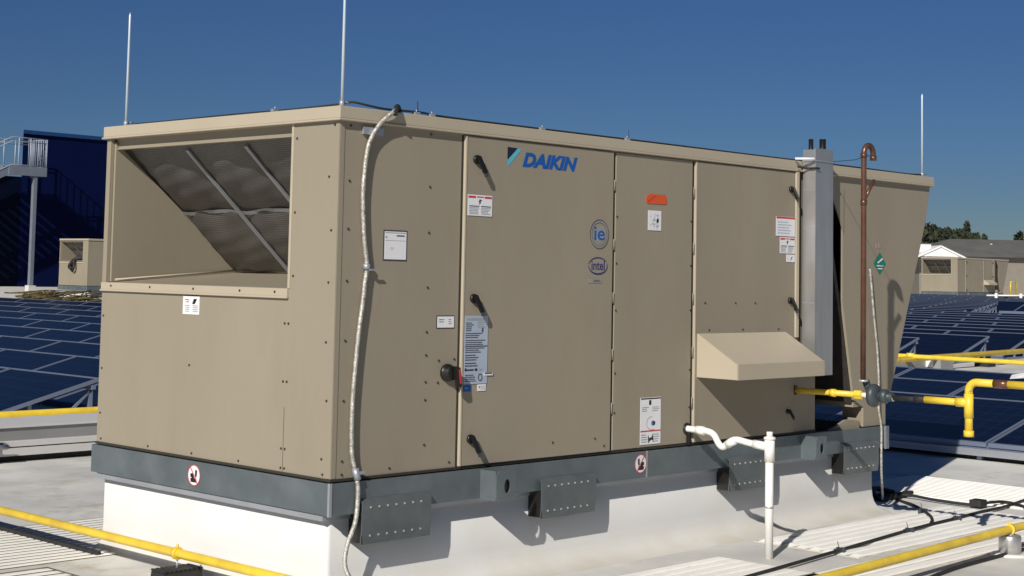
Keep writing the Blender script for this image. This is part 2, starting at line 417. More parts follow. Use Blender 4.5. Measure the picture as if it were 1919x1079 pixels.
    m = MB(); m.box(4.412, -.03, .70, 4.45, -.001, 1.915); m.build('corner_channel', TAN2, P, bevel=.003)
    m = MB(); m.box(-.003, .0, .012, .0006, .032, 1.92); m.box(0, -.003, .012, .032, .0006, 1.92)
    m.build('corner_trim', TAN, P)
    # hinges on the second and third door seams
    for x in (2.316, 3.168):
        for z in (.28, .62, .98, 1.32, 1.7):
            m = MB(); m.tube([(x, -.014, z-.035), (x, -.014, z+.035)], .0045, 8); m.build('hinge', TAN, P)
    # handles
    def handle(x, z, s=1.0, yb=-.018):
        m = MB()
        m.tube([(x, yb, z+.03*s), (x, yb-.016, z+.03*s)], .027*s, 16)
        m.slab((x-.018*s, yb-.014, z+.045*s), (x+.012*s, yb-.014, z+.050*s), (x+.052*s, yb-.034, z-.045*s), (x+.026*s, yb-.034, z-.052*s), .014)
        o = m.build('door_handle', BLACK, P)
        m = MB(); m.slab((x+.026*s, yb-.036, z-.047*s), (x+.052*s, yb-.036, z-.040*s), (x+.058*s, yb-.036, z-.066*s), (x+.036*s, yb-.036, z-.072*s), .01)
        g = m.build('grip_tip', IRON, o, origin=ORG[o.name])
    for x, z in ((1.035, 1.748), (1.033, .94), (1.03, .133)): handle(x, z)
    for x, z in ((4.35, 1.756), (4.345, .942)): handle(x, z, .9)
    handle(4.32, .149, .6)
    # exhaust hood
    m = MB()
    yb = -.345
    prof = [(-.001, .448), (yb, .448), (yb, .545), (-.001, .752)]
    m.slab((3.222, -.001, .752), (3.222, yb, .548), (4.29, yb, .548), (4.29, -.001, .752), .006)
    m.box(3.222, yb-.004, .446, 4.29, yb+.004, .552)
    m.prism(prof, 'x', 3.215, 3.221); m.prism(prof, 'x', 4.291, 4.297)
    m.box(3.222, yb, .446, 4.29, yb+.03, .449)
    o = m.build('exhaust_hood', TAN2, P, bevel=.0015)
    # condenser section: V-shaped coils between two side panels
    sp = [(5.02, ZC), (5.10, 1.84), (5.10, .98), (5.275, .21), (5.415, .145), (5.415, -.004), (5.75, -.004), (5.75, .19), (5.823, .224), (6.40, 1.64), (6.47, ZC)]
    m = MB(); m.prism(sp, 'y', .0, .02); m.build('condenser_side_panel', TAN, P)
    m = MB(); m.prism(sp, 'y', W_-.02, W_); m.build('condenser_side_panel', TAN, P)
    m = MB()
    m.slab((4.86, .022, 1.9), (5.30, .022, .2), (5.30, W_-.022, .2), (4.86, W_-.022, 1.9), .04)
    m.slab((6.38, .022, 1.9), (5.78, .022, .24), (5.78, W_-.022, .24), (6.38, W_-.022, 1.9), -.04)
    m.build('condenser_coil', COILM, P)
    m = MB(); m.slab((4.84, .0, ZC), (4.99, .0, ZC), (5.10, .0, 1.84), (5.10, .0, 1.5), .01); m.build('coil_flange', TAN, P)
    m = MB(); m.box(5.30, .022, .15, 5.77, W_-.022, .19); m.box(5.44, .03, .0, 5.48, .2, .15); m.box(5.44, 1.0, .0, 5.48, 1.2, .15)
    m.build('drip_pan', TAN, P)
    m = MB(); m.prism([(4.95, -.02), (5.2, .055), (5.24, .058), (5.41, .04), (5.41, -.03), (4.95, -.03)], 'y', .03, .05); m.build('base_flange', TAN, P)
    # base rail
    m = MB()
    for x0, y0, x1, y1 in ((-.02, -.02, 5.74, -.012), (-.02, -.012, -.012, W_+.02), (-.012, W_+.012, 5.74, W_+.02), (5.732, -.012, 5.74, W_+.012)):
        m.box(x0, y0, -.180, x1, y1, -.010)
    m.box(-.012, -.012, -.018, 4.71, W_+.012, -.012)
    m.box(4.71, -.012, -.03, 5.732, .10, -.024)
    m.box(-.012, -.012, -.18, .10, W_+.012, -.176); m.box(.10, -.012, -.18, 5.732, .10, -.176)
    o = m.build('base_rail', RAIL, P)
    m = MB()
    m.box(-.024, -.024, -.183, -.0195, -.008, -.008); m.box(-.0195, -.024, -.183, -.006, -.0195, -.008); m.build('rail_joint', STEEL, P)
    m = MB(); m.box(2.672, -.0225, -.181, 2.684, -.018, -.010); m.build('rail_joint', STEEL, P)
    m = MB(); m.box(5.70, -.028, -.19, 5.76, -.018, -.012); m.build('rail_joint', STEEL, P)
    # curb adapter strip under the rail
    m = MB(); m.box(-.010, .045, -.214, 5.64, W_-.03, -.185); m.build('adapter_flange', STEEL, P)
    for x0, x1, top in ((.185, .70, -.105), (1.622, 2.13, -.108), (3.56, 4.08, -.115), (5.05, 5.56, -.11)):
        m = MB()
        m.prism([(-.021, top), (-.026, top), (-.052, top-.02), (-.052, -.27), (-.045, -.345), (-.040, -.345), (-.047, -.27), (-.047, top-.022)], 'x', x0, x1)
        b = m.build('mounting_bracket', BRKT, P)
        mm = MB(); mm.box(x0+.001, -.0495, -.338, x0+.006, .056, -.186); mm.build('end_plug', BLACK, b, origin=ORG[b.name])
        for zz, yy in ((top-.045, -.053), (-.30, -.050)):
            for k in range(7):
                xx = x0+.06+k*(x1-x0-.14)/6
                mm = MB(); mm.tube([(xx, yy+.002, zz), (xx, yy-.003, zz)], .0062, 8, smooth=False)
                mm.build('bolt', BOLT, b, origin=ORG[b.name])
    for x0, x1 in ((1.12, 1.285), (4.50, 4.64)):
        m = MB(); yb = -.145
        m.box(x0, yb, -.185, x0+.007, -.0205, -.015)
        # front plate with an oval hole
        n = 20; cx, cz = (x0+x1)/2+.01, -.105
        ring = [(cx+.026*math.cos(2*math.pi*k/n), cz+.042*math.sin(2*math.pi*k/n)) for k in range(n)]
        out = []
        for k in range(n):
            a = 2*math.pi*k/n; c, s_ = math.cos(a), math.sin(a)
            hw = (x1-cx) if c > 0 else (cx-x0); hh = .09 if s_ > 0 else .08
            t = min(hw/abs(c) if abs(c) > 1e-6 else 9, hh/abs(s_) if abs(s_) > 1e-6 else 9)
            out.append((cx+c*t, cz+s_*t))
        for yy, flip in ((yb, 1), (yb-.007, 0)):
            vs = [(p[0], yy, p[1]) for p in ring]+[(p[0], yy, p[1]) for p in out]
            m.add(vs, [(k, (k+1) % n, (k+1) % n+n, k+n) for k in range(n)])
        m.add([(p[0], yb, p[1]) for p in ring]+[(p[0], yb-.007, p[1]) for p in ring], [(k, (k+1) % n, (k+1) % n+n, k+n) for k in range(n)])
        m.add([(p[0], yb, p[1]) for p in out]+[(p[0], yb-.007, p[1]) for p in out], [(k, (k+1) % n, (k+1) % n+n, k+n) for k in range(n)])
        lg = m.build('lifting_lug', RAIL, P)
        m = MB(); m.tube([(cx, yb+.01, cz), (cx, -.03, cz)], .040, 18); m.build('lug_hole_shade', BLACK, lg, origin=ORG[lg.name])  # black cylinder added so the shaded inside of the hole reads dark
    return U
U = make_unit()

# far copies of the unit, taken before stickers and screws go on
far = []
for loc, lab in (((30.2, 51.3, .27-.185), 'distant tan rooftop unit in front of the dark blue building'),
                 ((78.6, 36.7, .70-.185), 'distant tan rooftop unit beyond the right-hand solar field, before the grey-roofed house')):
    c = copy_tree(U); c.location = loc; c['label'] = lab; far.append(c)
    z0 = zr(loc[0])
    m = MB(); m.box(loc[0]+.08, loc[1]+.05, z0, loc[0]+5.6, loc[1]+2.2, loc[2]-.05)
    m.box(loc[0]+1.6, loc[1]+.04, z0, loc[0]+1.62, loc[1]+.05, loc[2]-.06)
    tag(m.build('roof_curb', CURB, bevel=.01), 'white roof curb under the ' + ('distant unit by the blue building' if loc[0] < 50 else 'distant unit before the grey-roofed house'), 'roof curb', 'white membrane roof curbs')
# black hose bundle hanging in the left distant unit's opening
lx, ly, lz = 30.2, 51.3, .27
m = MB(); m.tube([(lx+.3, ly+.55, lz+1.2), (lx-.05, ly+.8, lz+1.15), (lx-.12, ly+1.1, lz+.95), (lx-.1, ly+1.25, lz+.8), (lx-.1, ly+1.05, lz+.7)], .09, 8, sub=4)
m.tube([(lx-.12, ly+.9, lz+1.1), (lx-.15, ly+.85, lz+.75), (lx-.13, ly+1.0, lz+.62)], .05, 8, sub=4)
tag(m.build('hose_bundle', RUBBER), 'black hose bundle hanging out of the distant left unit', 'hose')

# ------------------------------------------------------------------ screws
def screw(x, y, z, face):
    mm = MB(); s = .0065
    if face == 'end': mm.tube([(x, y, z), (x-.004, y, z)], s, 8, smooth=False)
    else: mm.tube([(x, y, z), (x, y-.004, z)], s, 8, smooth=False)
    mm.build('screw', SCREW, U)
for z in (1.90, 1.62, 1.33, 1.05, .73, .42, .11, .03): screw(-.0005, .06+.02*math.sin(z*9), z, 'end')
for z in (1.84, 1.43, 1.08): screw(-.0005, .36, z, 'end')
for z in (.818, .50, .135, .03): screw(-.0005, .388, z, 'end'); screw(-.0005, .42, z, 'end')
for y in (2.15, 1.72, 1.27, .82, .5): screw(-.0145, y, .99, 'end')
for y in (.8, 1.25, 1.7, 2.22): screw(-.0005, y, .03, 'end')
screw(-.0005, 1.303, .54, 'end'); screw(-.0005, 2.245, .80, 'end'); screw(-.0005, 2.24, .47, 'end'); screw(-.0005, 2.24, .19, 'end')
m = MB(); m.box(-.0008, .4035, .012, .0004, .4065, .36); m.build('panel_seam', DARKGAP, U)
for z in (1.90, 1.60, 1.34, 1.06, .74, .42, .10, .03): screw(.075, -.0005, z, 'long')
for z in (1.90, 1.60, 1.34, 1.03, .78, .65, .50, .40, .15): screw(.68, -.0005, z, 'long')
for x in (.42, .88): screw(x, -.0005, .04, 'long')
for z in (1.5, 1.2, .9, .5, .25): screw(2.345, -.0125, z, 'long'); screw(3.14, -.0125, z, 'long')
for x, z in ((3.30, .95), (3.66, .95), (3.9, .95), (2.24, .05), (2.15, .10), (1.75, .10)): screw(x, -.0185, z, 'long')

for x in (3.35, 3.75, 4.2): screw(x, -.0185, .765, 'long')

# ------------------------------------------------------------------ labels and writing
def text_mb(txt, x0, x1, z0, z1, y, mi=0, offset=0.0, shear=0.0, face='long', mb=None, ext=.0006):
    cu = bpy.data.curves.new('t', 'FONT'); cu.body = txt; cu.offset = offset; cu.shear = shear; cu.resolution_u = 4
    o = bpy.data.objects.new('t', cu); COL.objects.link(o)
    bpy.context.view_layer.update()
    me = bpy.data.meshes.new_from_object(o.evaluated_get(bpy.context.evaluated_depsgraph_get()))
    X = [v.co.x for v in me.vertices]; Y = [v.co.y for v in me.vertices]
    ax, bx, ay, by = min(X), max(X), min(Y), max(Y)
    vs = []
    for v in me.vertices:
        u = x0+(v.co.x-ax)/(bx-ax)*(x1-x0); h = z0+(v.co.y-ay)/(by-ay)*(z1-z0)
        vs.append((u, y, h) if face == 'long' else (y, u, h))
    fs = [tuple(p.vertices) for p in me.polygons]
    mb = mb or MB(); mb.add(vs, fs, mi)
    bpy.data.objects.remove(o); bpy.data.curves.remove(cu); bpy.data.meshes.remove(me)
    return mb
def lines(mb, face, a0, a1, z0, z1, n, off, mi, th=.4, jit=.35):
    for k in range(n):
        zz = z1-(k+.5)*(z1-z0)/n; h = (z1-z0)/n*th/2
        e = a1-(a1-a0)*random.uniform(0, jit)
        a = a0
        while a < e-.002:
            b = min(e, a+random.uniform(.012, .03)); hx_sticker(mb, face, a, zz-h, b, zz+h, off, mi); a = b+.003
def sticker(name, label, face, a0, z0, a1, z1, off, mats, fn=None, parent=U):
    mb = MB(); hx_sticker(mb, face, a0, z0, a1, z1, off-.001, 0)
    if fn: fn(mb)
    o = mb.build(name, mats, parent); o['label'] = label
    return o
D = -.0195
LM = [LABEL, RED, INK, INKL, BLUE, BLACK, LABELB]
# brand logo on the first door
m = MB()
m.add([(1.299, -.0194, 1.873), (1.386, -.0194, 1.871), (1.299, -.0194, 1.798)], [(0, 1, 2)], 0)
m.add([(1.389, -.0194, 1.871), (1.428, -.0194, 1.870), (1.299, -.0194, 1.752), (1.299, -.0194, 1.794)], [(0, 1, 2, 3)], 1)
text_mb('DAIKIN', 1.432, 1.940, 1.763, 1.852, -.0194, 2, offset=.052, shear=.28, mb=m)
m.build('logo_decal', [NAVY, CYAN, BLUE], U)['label'] = 'blue slanted lettering with a navy and cyan corner mark'
# round "ie" decal
def ring(mb, cx, cz, rx, rz, w_, y, mi, a0=0, a1=360, n=48, w2=None):
    vs = []; k = int(n*(a1-a0)/360)
    for i in range(k+1):
        a = R(a0+(a1-a0)*i/k); ww = w_ if w2 is None else w_+(w2-w_)*math.sin(math.pi*i/k)
        vs += [(cx+rx*math.cos(a), y, cz+rz*math.sin(a)), (cx+(rx-ww)*math.cos(a), y, cz+(rz-ww)*math.sin(a))]
    mb.add(vs, [(2*i, 2*i+1, 2*i+3, 2*i+2) for i in range(k)], mi)
m = MB(); cx, cz = 2.165, 1.380
ring(m, cx, cz, .094, .094, .004, -.0196, 0); ring(m, cx, cz, .086, .086, .010, -.0194, 1)
ring(m, cx, cz, .076, .076, .003, -.0196, 0)
m.add([(cx+.058*math.cos(2*math.pi*k/32), -.0192, cz+.058*math.sin(2*math.pi*k/32)) for k in range(32)], [tuple(range(32))], 1)
text_mb('ie', cx-.052, cx+.052, cz-.038, cz+.048, -.0196, 2, offset=.012, mb=m)
m.build('round_decal', [INK, HALO, BLUE], U)['label'] = 'round decal with the letters ie in blue'
m = MB(); cx, cz = 2.155, 1.180
ring(m, cx, cz, .095, .056, .004, -.0196, 0, 28, 170, w2=.008); ring(m, cx, cz, .095, .056, .005, -.0196, 0, 178, 378, w2=.011)
text_mb('intel', cx-.065, cx+.065, cz-.026, cz+.034, -.0196, 0, offset=.014, mb=m)
hx_sticker(m, 'long', 2.06, 1.072, 2.19, 1.098, D+.0002, 1); lines(m, 'long', 2.11, 2.185, 1.077, 1.094, 2, D-.0008, 2)
m.build('oval_decal', [VIOL, HALO, INK], U)['label'] = 'oval swirl decal reading intel, with a thin grey tag below'

def warn(mb, face='long', a0=.968, z0=1.451, a1=1.173, z1=1.573, off=D):
    h = z1-z0; w_ = a1-a0
    hx_sticker(mb, face, a0+.004, z1-.12*h-.004, a0+.32*w_, z1-.06*h, off-.0022, 1); hx_sticker(mb, face, a0+.68*w_, z1-.12*h-.004, a1-.006, z1-.06*h, off-.0022, 1)
    hx_sticker(mb, face, a0+.36*w_, z1-.12*h, a0+.64*w_, z1-.07*h, off-.0022, 1)
    mb.add([(a0+.48*w_, off-.003, z1-.2*h), (a0+.58*w_, off-.003, z1-.24*h), (a0+.5*w_, off-.003, z1-.33*h), (a0+.54*w_, off-.003, z1-.34*h), (a0+.45*w_, off-.003, z1-.48*h), (a0+.47*w_, off-.003, z1-.35*h), (a0+.43*w_, off-.003, z1-.33*h)], [(0, 1, 2, 3, 4, 5, 6)], 2)
    for s0, s1 in ((.06, .46), (.54, .94)):
        hx_sticker(mb, face, a0+s0*w_, z0+.44*h, a0+s1*w_, z0+.48*h, off-.0022, 2)
        lines(mb, face, a0+s0*w_, a0+s1*w_, z0+.06*h, z0+.42*h, 5, off-.0022, 3)
sticker('warning_label', 'white two-column warning label with a red header under the top handle', 'long', .968, 1.451, 1.173, 1.573, D, LM, warn)
def f(mb):
    hx_sticker(mb, 'long', .343, 1.327, .50, 1.332, -.0034, 3); hx_sticker(mb, 'long', .43, 1.31, .49, 1.318, -.0034, 2)
    hx_sticker(mb, 'long', .345, 1.30, .36, 1.31, -.0034, 3); hx_sticker(mb, 'long', .345, 1.285, .50, 1.288, -.0034, 3)
    lines(mb, 'long', .385, .415, 1.235, 1.25, 2, -.0034, 3)
m = MB(); hx_sticker(m, 'long', .333, 1.175, .512, 1.345, -.0006, 0); o = m.build('document_holder', INK, U)
sticker('paper_sheet', 'white sheet in a dark framed holder near the corner', 'long', .341, 1.183, .504, 1.337, -.0022, LM, f)
def f(mb):
    lines(mb, 'long', .775, .82, .83, .855, 2, -.0034, 2); lines(mb, 'long', .85, .88, .82, .855, 3, -.0034, 1)
m = MB(); hx_sticker(m, 'long', .755, .798, .90, .873, -.0006, 0); m.build('plate_frame', INK, U)
sticker('rating_plate', 'small white plate above the disconnect switch', 'long', .762, .804, .894, .867, -.0022, LM, f)
def f(mb):
    o_ = D-.0022
    hx_sticker(mb, 'long', .975, .845, 1.13, .858, o_, 1 if False else 3)
    lines(mb, 'long', .975, 1.04, .78, .835, 5, o_, 2, .45); lines(mb, 'long', 1.07, 1.14, .80, .84, 3, o_, 3, .4)
    for z0, z1, n, e in ((.74, .775, 3, 1.11), (.70, .735, 3, 1.14), (.655, .69, 3, 1.13), (.61, .65, 3, 1.09), (.575, .605, 2, 1.10)):
        lines(mb, 'long', .973, e, z0, z1, n, o_, 2, .42, .3)
    hx_sticker(mb, 'long', .97, .692, 1.155, .698, o_, 2)
    mb.add([(1.108, o_-.001, .80), (1.12, o_-.001, .80), (1.118, o_-.001, .775), (1.106, o_-.001, .775)], [(0, 1, 2, 3)], 2)
    hx_sticker(mb, 'long', .972, .553, .985, .569, o_, 5); hx_sticker(mb, 'long', .988, .555, 1.045, .563, o_, 5); hx_sticker(mb, 'long', 1.055, .553, 1.075, .567, o_, 5)
    lines(mb, 'long', 1.09, 1.13, .552, .567, 2, o_, 3)
sticker('data_plate', 'tall pale blue plate packed with small print', 'long', .966, .478, 1.158, .872, D, [LABELB, RED, INK, INKL, BLUE, BLACK], f)
# fix: printed lower part of the plate, drawn as its own seals
m = MB(); hx_sticker(m, 'long', 1.13, .524, 1.205, .542, D-.004, 0); hx_sticker(m, 'long', 1.135, .534, 1.198, .541, D-.006, 1)
ring(m, 1.10, .515, .018, .022, .006, D-.004, 1)
lines(m, 'long', .975, 1.07, .49, .535, 4, D-.0024, 1)
m.build('approval_seal', [LABEL, INK], U)
sticker('blue_tag', 'small bright blue tag below the plate', 'long', .962, .436, 1.028, .474, D, [BLUE, CYAN], lambda mb: lines(mb, 'long', .975, 1.01, .45, .462, 1, D-.0022, 1))
def f(mb):
    hx_sticker(mb, 'long', 1.092, .455, 1.10, .463, D-.0022, 2); ring(mb, 1.115, .455, .008, .012, .003, D-.003, 3); ring(mb, 1.136, .455, .008, .012, .003, D-.003, 3)
sticker('numbered_tag', 'small white tag below the plate', 'long', 1.08, .436, 1.15, .474, D, LM, f)
# second door
D2 = -.0135
m = MB()
pts = [(2.643, 1.612), (2.643, 1.640), (2.675, 1.664), (2.85, 1.664), (2.862, 1.645), (2.862, 1.602), (2.655, 1.600)]
m.prism([(a, b) for a, b in pts], 'y', D2-.002, D2+.001, 0)
m.add([(2.66, D2-.003, 1.612), (2.73, D2-.003, 1.656), (2.745, D2-.003, 1.656), (2.672, D2-.003, 1.612)], [(0, 1, 2, 3)], 1)
m.build('orange_label', [ORANGE, RED], U)['label'] = 'orange label folded at its left corner'
def f(mb):
    for k in range(26):
        a = 2.69+random.random()*.09; z = 1.435+random.random()*.095
        ring(mb, a, z, .008, .011, .002, D2-.003, 3, 0, random.choice((180, 300)), n=12)
    ring(mb, 2.765, 1.49, .012, .014, .012, D2-.0035, 5)
sticker('symbol_label', 'small white label with line symbols below the orange one', 'long', 2.665, 1.425, 2.805, 1.556, D2, LM, f)
def f(mb):
    o_ = D2-.0022
    hx_sticker(mb, 'long', 2.613, .322, 2.823, .330, o_, 5); hx_sticker(mb, 'long', 2.70, .285, 2.722, .315, o_, 5)
    lines(mb, 'long', 2.625, 2.70, .24, .275, 3, o_, 3); lines(mb, 'long', 2.735, 2.81, .24, .275, 3, o_, 3)
    ring(mb, 2.73, .165, .055, .045, .004, o_-.001, 3, 90, 300); ring(mb, 2.745, .165, .02, .016, .01, o_-.001, 4); hx_sticker(mb, 'long', 2.74, .158, 2.762, .176, o_-.002, 5)
    hx_sticker(mb, 'long', 2.613, .112, 2.823, .120, o_, 1); lines(mb, 'long', 2.62, 2.69, .04, .10, 4, o_, 3); lines(mb, 'long', 2.75, 2.82, .04, .10, 4, o_, 3)
    mb.add([(2.69, o_-.001, .095), (2.705, o_-.001, .07), (2.73, o_-.001, .075), (2.745, o_-.001, .10), (2.75, o_-.001, .04), (2.735, o_-.001, .06), (2.71, o_-.001, .05), (2.695, o_-.001, .035)], [(0, 1, 2, 3, 4, 5, 6, 7)], 5)
sticker('instruction_label', 'tall white instruction label at the foot of the door', 'long', 2.61, .03, 2.826, .334, D2, LM, f)
# third door
def f(mb):
    hx_sticker(mb, 'long', 4.158, 1.565, 4.402, 1.578, D-.0022, 1)
    lines(mb, 'long', 4.175, 4.38, 1.45, 1.55, 5, D-.0022, 6, .3)
sticker('notice_label', 'wide white notice with a thin red top edge', 'long', 4.156, 1.437, 4.404, 1.580, D, LM, f)
sticker('caution_label', 'white two-column caution label just below the wide notice', 'long', 4.207, 1.312, 4.404, 1.43, D, LM, lambda mb: warn(mb, 'long', 4.207, 1.312, 4.404, 1.43, D))
def f(mb): mb.add([(4.345, D-.003, 1.268), (4.365, D-.003, 1.293), (4.372, D-.003, 1.288), (4.35, D-.003, 1.262)], [(0, 1, 2, 3)], 2)
sticker('hand_symbol_label', 'small white symbol label lowest of the three', 'long', 4.292, 1.250, 4.404, 1.305, D, LM, f)
# end face sticker
def f(mb):
    o_ = -.0028
    hx_sticker(mb, 'end', 1.222, .945, 1.384, .951, o_, 5)
    mb.add([(o_-.002, 1.245, .93), (o_-.002, 1.275, .93), (o_-.002, 1.29, .90), (o_-.002, 1.265, .90)], [(0, 1, 2, 3)], 5)
    lines(mb, 'end', 1.325, 1.365, .905, .93, 2, o_, 1); lines(mb, 'end', 1.32, 1.37, .85, .895, 4, o_, 3); lines(mb, 'end', 1.235, 1.295, .85, .895, 4, o_, 3)
sticker('safety_label', 'white safety label below the intake ledge', 'end', 1.22, .838, 1.386, .952, -.0008, LM, f)
# round no-step stickers on the rail
def nostep(face, a, z, off, lab):
    mb = MB()
    def P(u, v, d): return (a+u, off-d, z+v) if face == 'long' else (off-d, a+u, z+v)
    n = 32; rr = .062
    mb.add([P(rr*math.cos(2*math.pi*k/n), rr*math.sin(2*math.pi*k/n), .001) for k in range(n)], [tuple(range(n))], 0)
    vs = []
    for k in range(n): c, s_ = math.cos(2*math.pi*k/n), math.sin(2*math.pi*k/n); vs += [P(rr*c, rr*s_, .002), P((rr-.006)*c, (rr-.006)*s_, .002)]
    mb.add(vs, [(2*k, 2*k+1, (2*k+3) % (2*n), (2*k+2) % (2*n)) for k in range(n)], 2)
    for poly in ([(-.03, -.04), (.03, -.04), (.035, -.02), (.01, -.012), (-.025, -.02)], [(0, -.02), (.035, -.01), (.035, .008), (.012, .012), (.0, .0)], [(-.03, .03), (-.012, .035), (-.01, .0), (-.02, -.015), (-.028, .0)]):
        mb.add([P(u, v, .002) for u, v in poly], [tuple(range(len(poly)))], 1)
    mb.add([P(-.04, -.045, .0026), P(-.034, -.048, .0026), P(.04, .045, .0026), (P(.034, .048, .0026))], [(0, 1, 2, 3)], 2)
    mb.build('no_step_sticker', [LABEL, BLACK, RED], U)['label'] = lab
nostep('end', 1.19, -.090, -.0205, 'round no-step sticker on the end rail')
nostep('long', 2.612, -.088, -.0205, 'round no-step sticker on the long rail')
# green diamond on the condenser panel
m = MB(); cx, cz = 5.655, 1.265
for (r_, d, mi) in ((.095, .002, 0), (.075, .004, 1)):
    m.add([(cx-r_, -d, cz), (cx, -d, cz-r_*.95), (cx+r_, -d, cz), (cx, -d, cz+r_*.95)], [(0, 1, 2, 3)], mi)
m.add([(cx-.045, -.006, cz+.01), (cx+.03, -.006, cz+.045), (cx+.045, -.006, cz+.035), (cx-.03, -.006, cz)], [(0, 1, 2, 3)], 2)
hx_sticker(m, 'long', cx-.05, cz-.022, cx+.05, cz-.014, -.006, 2); hx_sticker(m, 'long', cx-.035, cz-.045, cx+.035, cz-.036, -.006, 2)
m.build('diamond_placard', [GREEN, GREEN, LABEL], U)['label'] = 'green diamond placard with a white cylinder symbol'
m = MB(); hx_sticker(m, 'long', 5.59, 1.385, 5.612, 1.425, -.002, 0); hx_sticker(m, 'long', 5.63, 1.385, 5.655, 1.425, -.002, 0)
m.build('faded_tag', paint('faded_pink', (.34, .25, .26), .5), U)

# rotary disconnect switch
m = MB(); cx, cz = .845, .548
m.tube([(cx, -.0005, cz), (cx, -.02, cz), (cx, -.021, cz), (cx, -.055, cz)], [.05, .05, .042, .040], 24)
sw = m.build('disconnect_switch', BLACK, U)
m = MB(); m.slab((cx+.0, -.058, cz+.04), (cx+.035, -.058, cz+.032), (cx+.052, -.058, cz-.075), (cx+.018, -.058, cz-.082), .022); m.build('switch_lever', BLACK, sw, origin=ORG[sw.name])
m = MB(); m.slab((cx+.020, -.0802, cz+.022), (cx+.030, -.0802, cz+.020), (cx+.043, -.0802, cz-.058), (cx+.033, -.0802, cz-.060), .003); m.build('red_stripe', RED, sw, origin=ORG[sw.name])
for dx, dz in ((-.065, .07), (.06, .075), (-.068, -.055)): screw(cx+dx, -.0005, cz+dz, 'long')

# ------------------------------------------------------------------ curb
m = MB()
def ringpts(ox0, oy0, ox1, oy1, z, rr):
    x0, y0, x1, y1 = .038-ox0, .06-oy0, 5.63+ox1, 2.24+oy1
    out = []
    for cx, cy, a0 in ((x0+rr, y0+rr, 180), (x1-rr, y0+rr, 270), (x1-rr, y1-rr, 0), (x0+rr, y1-rr, 90)):
        for k in range(7):
            a = R(a0+15*k); out.append((cx+rr*math.cos(a), cy+rr*math.sin(a), z))
    return out
levels = [(-.19, 0, 0), (-.50, 0, 0), (-.56, .0, .010), (-.60, .001, .028), (-.63, .004, .06), (-.65, .008, .11), (-.661, .016, .17), (-.668, .03, .24)]
vs = []; fs = []
for z, oe, ol in levels: vs += ringpts(oe, ol, oe+.04, ol, z, .03+ol*.5)
n = 28
for i in range(len(levels)-1):
    for k in range(n): fs.append((i*n+k, i*n+(k+1) % n, (i+1)*n+(k+1) % n, (i+1)*n+k))
fs.append(tuple(range(n))[::-1]); m.add(vs, fs, 0, True)
cb = tag(m.build('roof_curb', CURB), 'white membrane-clad roof curb carrying the large foreground unit', 'roof curb', 'white membrane roof curbs')
for p in cb.data.polygons:
    if len(p.vertices) > 4: p.use_smooth = False

# ------------------------------------------------------------------ lightning rods and ground wire
for x, y, h, lab in ((.05, 2.15, .735, 'slender silver lightning rod on the left corner of the foreground unit'),
                     (.055, .055, .75, 'slender silver lightning rod on the near corner of the foreground unit, reaching out of frame'),
                     (6.43, .05, .70, 'slender silver lightning rod on the far right end of the foreground unit')):
    t = root('lightning_rod', (x, y, H_), lab, 'lightning rod', 'lightning rods on the foreground unit')
    m = MB(); m.tube([(x, y, H_+.02), (x, y, H_+h*.97), (x, y, H_+h)], [.0088, .0075, .003], 10); m.build('rod', ROD, t)
    m = MB(); m.box(x-.03, y-.03, H_, x+.03, y+.03, H_+.006); m.tube([(x, y, H_+.006), (x, y, H_+.04)], [.019, .014], 10)
    m.tube([(x+.02, y, H_+.03), (x+.055, y, H_+.028)], .006, 8)
    m.build('rod_base', STEEL, t)
m = MB()
pts = [(.10, 2.12, 2.02), (.03, 1.6, 2.008), (.02, 1.0, 2.009), (.025, .4, 2.008), (.07, .12, 2.02), (.12, .05, 2.035), (.2, .01, 2.022), (.33, .0, 2.012), (.6, .005, 2.018), (.8, .01, 2.01), (1.6, .012, 2.009), (2.8, .01, 2.009), (4.2, .015, 2.008), (5.2, .012, 2.01), (6.1, .02, 2.008), (6.40, .045, 2.02)]
m.tube(pts, .0065, 8, sub=4)
gw = tag(m.build('ground_wire', RUBBER), 'thin dark grounding cable running along the top edge of the foreground unit', 'cable')
for x, y in ((.0, .56), (.56, -.01), (.68, -.01), (1.62, -.012), (2.45, -.01)):
    m = MB(); m.box(x-.018, y-.004, 2.001, x+.018, y+.024, 2.016); m.tube([(x, y+.008, 2.016), (x, y+.008, 2.03)], .004, 6)
    m.build('cable_clip', STEEL, gw, origin=ORG[gw.name])
m = MB(); m.tube([(.565, -.008, 2.015), (.563, -.006, 2.075)], .003, 6); m.tube([(2.46, -.008, 2.015), (2.46, -.006, 2.07)], .002, 6)
m.build('wire_end', RUBBER, gw)

# braided conduit down the long side
m = MB()
pts = [(.52, .10, 2.02), (.42, .0, 2.03), (.345, -.052, 2.0), (.25, -.035, 1.915), (.185, -.022, 1.79), (.160, -.019, 1.55), (.175, -.019, 1.311), (.200, -.019, 1.15), (.190, -.019, 1.05), (.180, -.019, .955), (.150, -.019, .736), (.125, -.019, .42), (.127, -.02, .16), (.150, -.025, .05), (.160, -.039, -.03), (.160, -.040, -.14), (.135, -.05, -.23), (.085, -.05, -.34), (.07, -.06, -.45), (.10, -.13, -.56), (.16, -.2, -.645), (.3, -.32, -.652)]
m.tube(pts, .0125, 12, sub=8)
bc = tag(m.build('braided_conduit', BRAID), 'braided metal conduit hanging down the long side near the corner', 'conduit')
m = MB(); m.tube([(.50, .08, 2.022), (.40, -.015, 2.03), (.338, -.065, 1.985)], .0168, 12, sub=6); m.build('rubber_sleeve', RUBBER, bc)
m = MB(); m.tube([(.198, -.021, 1.155), (.198, -.021, 1.125)], .021, 10); m.box(.20, -.045, 1.118, .255, -.036, 1.128); m.build('conduit_clamp', STEEL, bc)
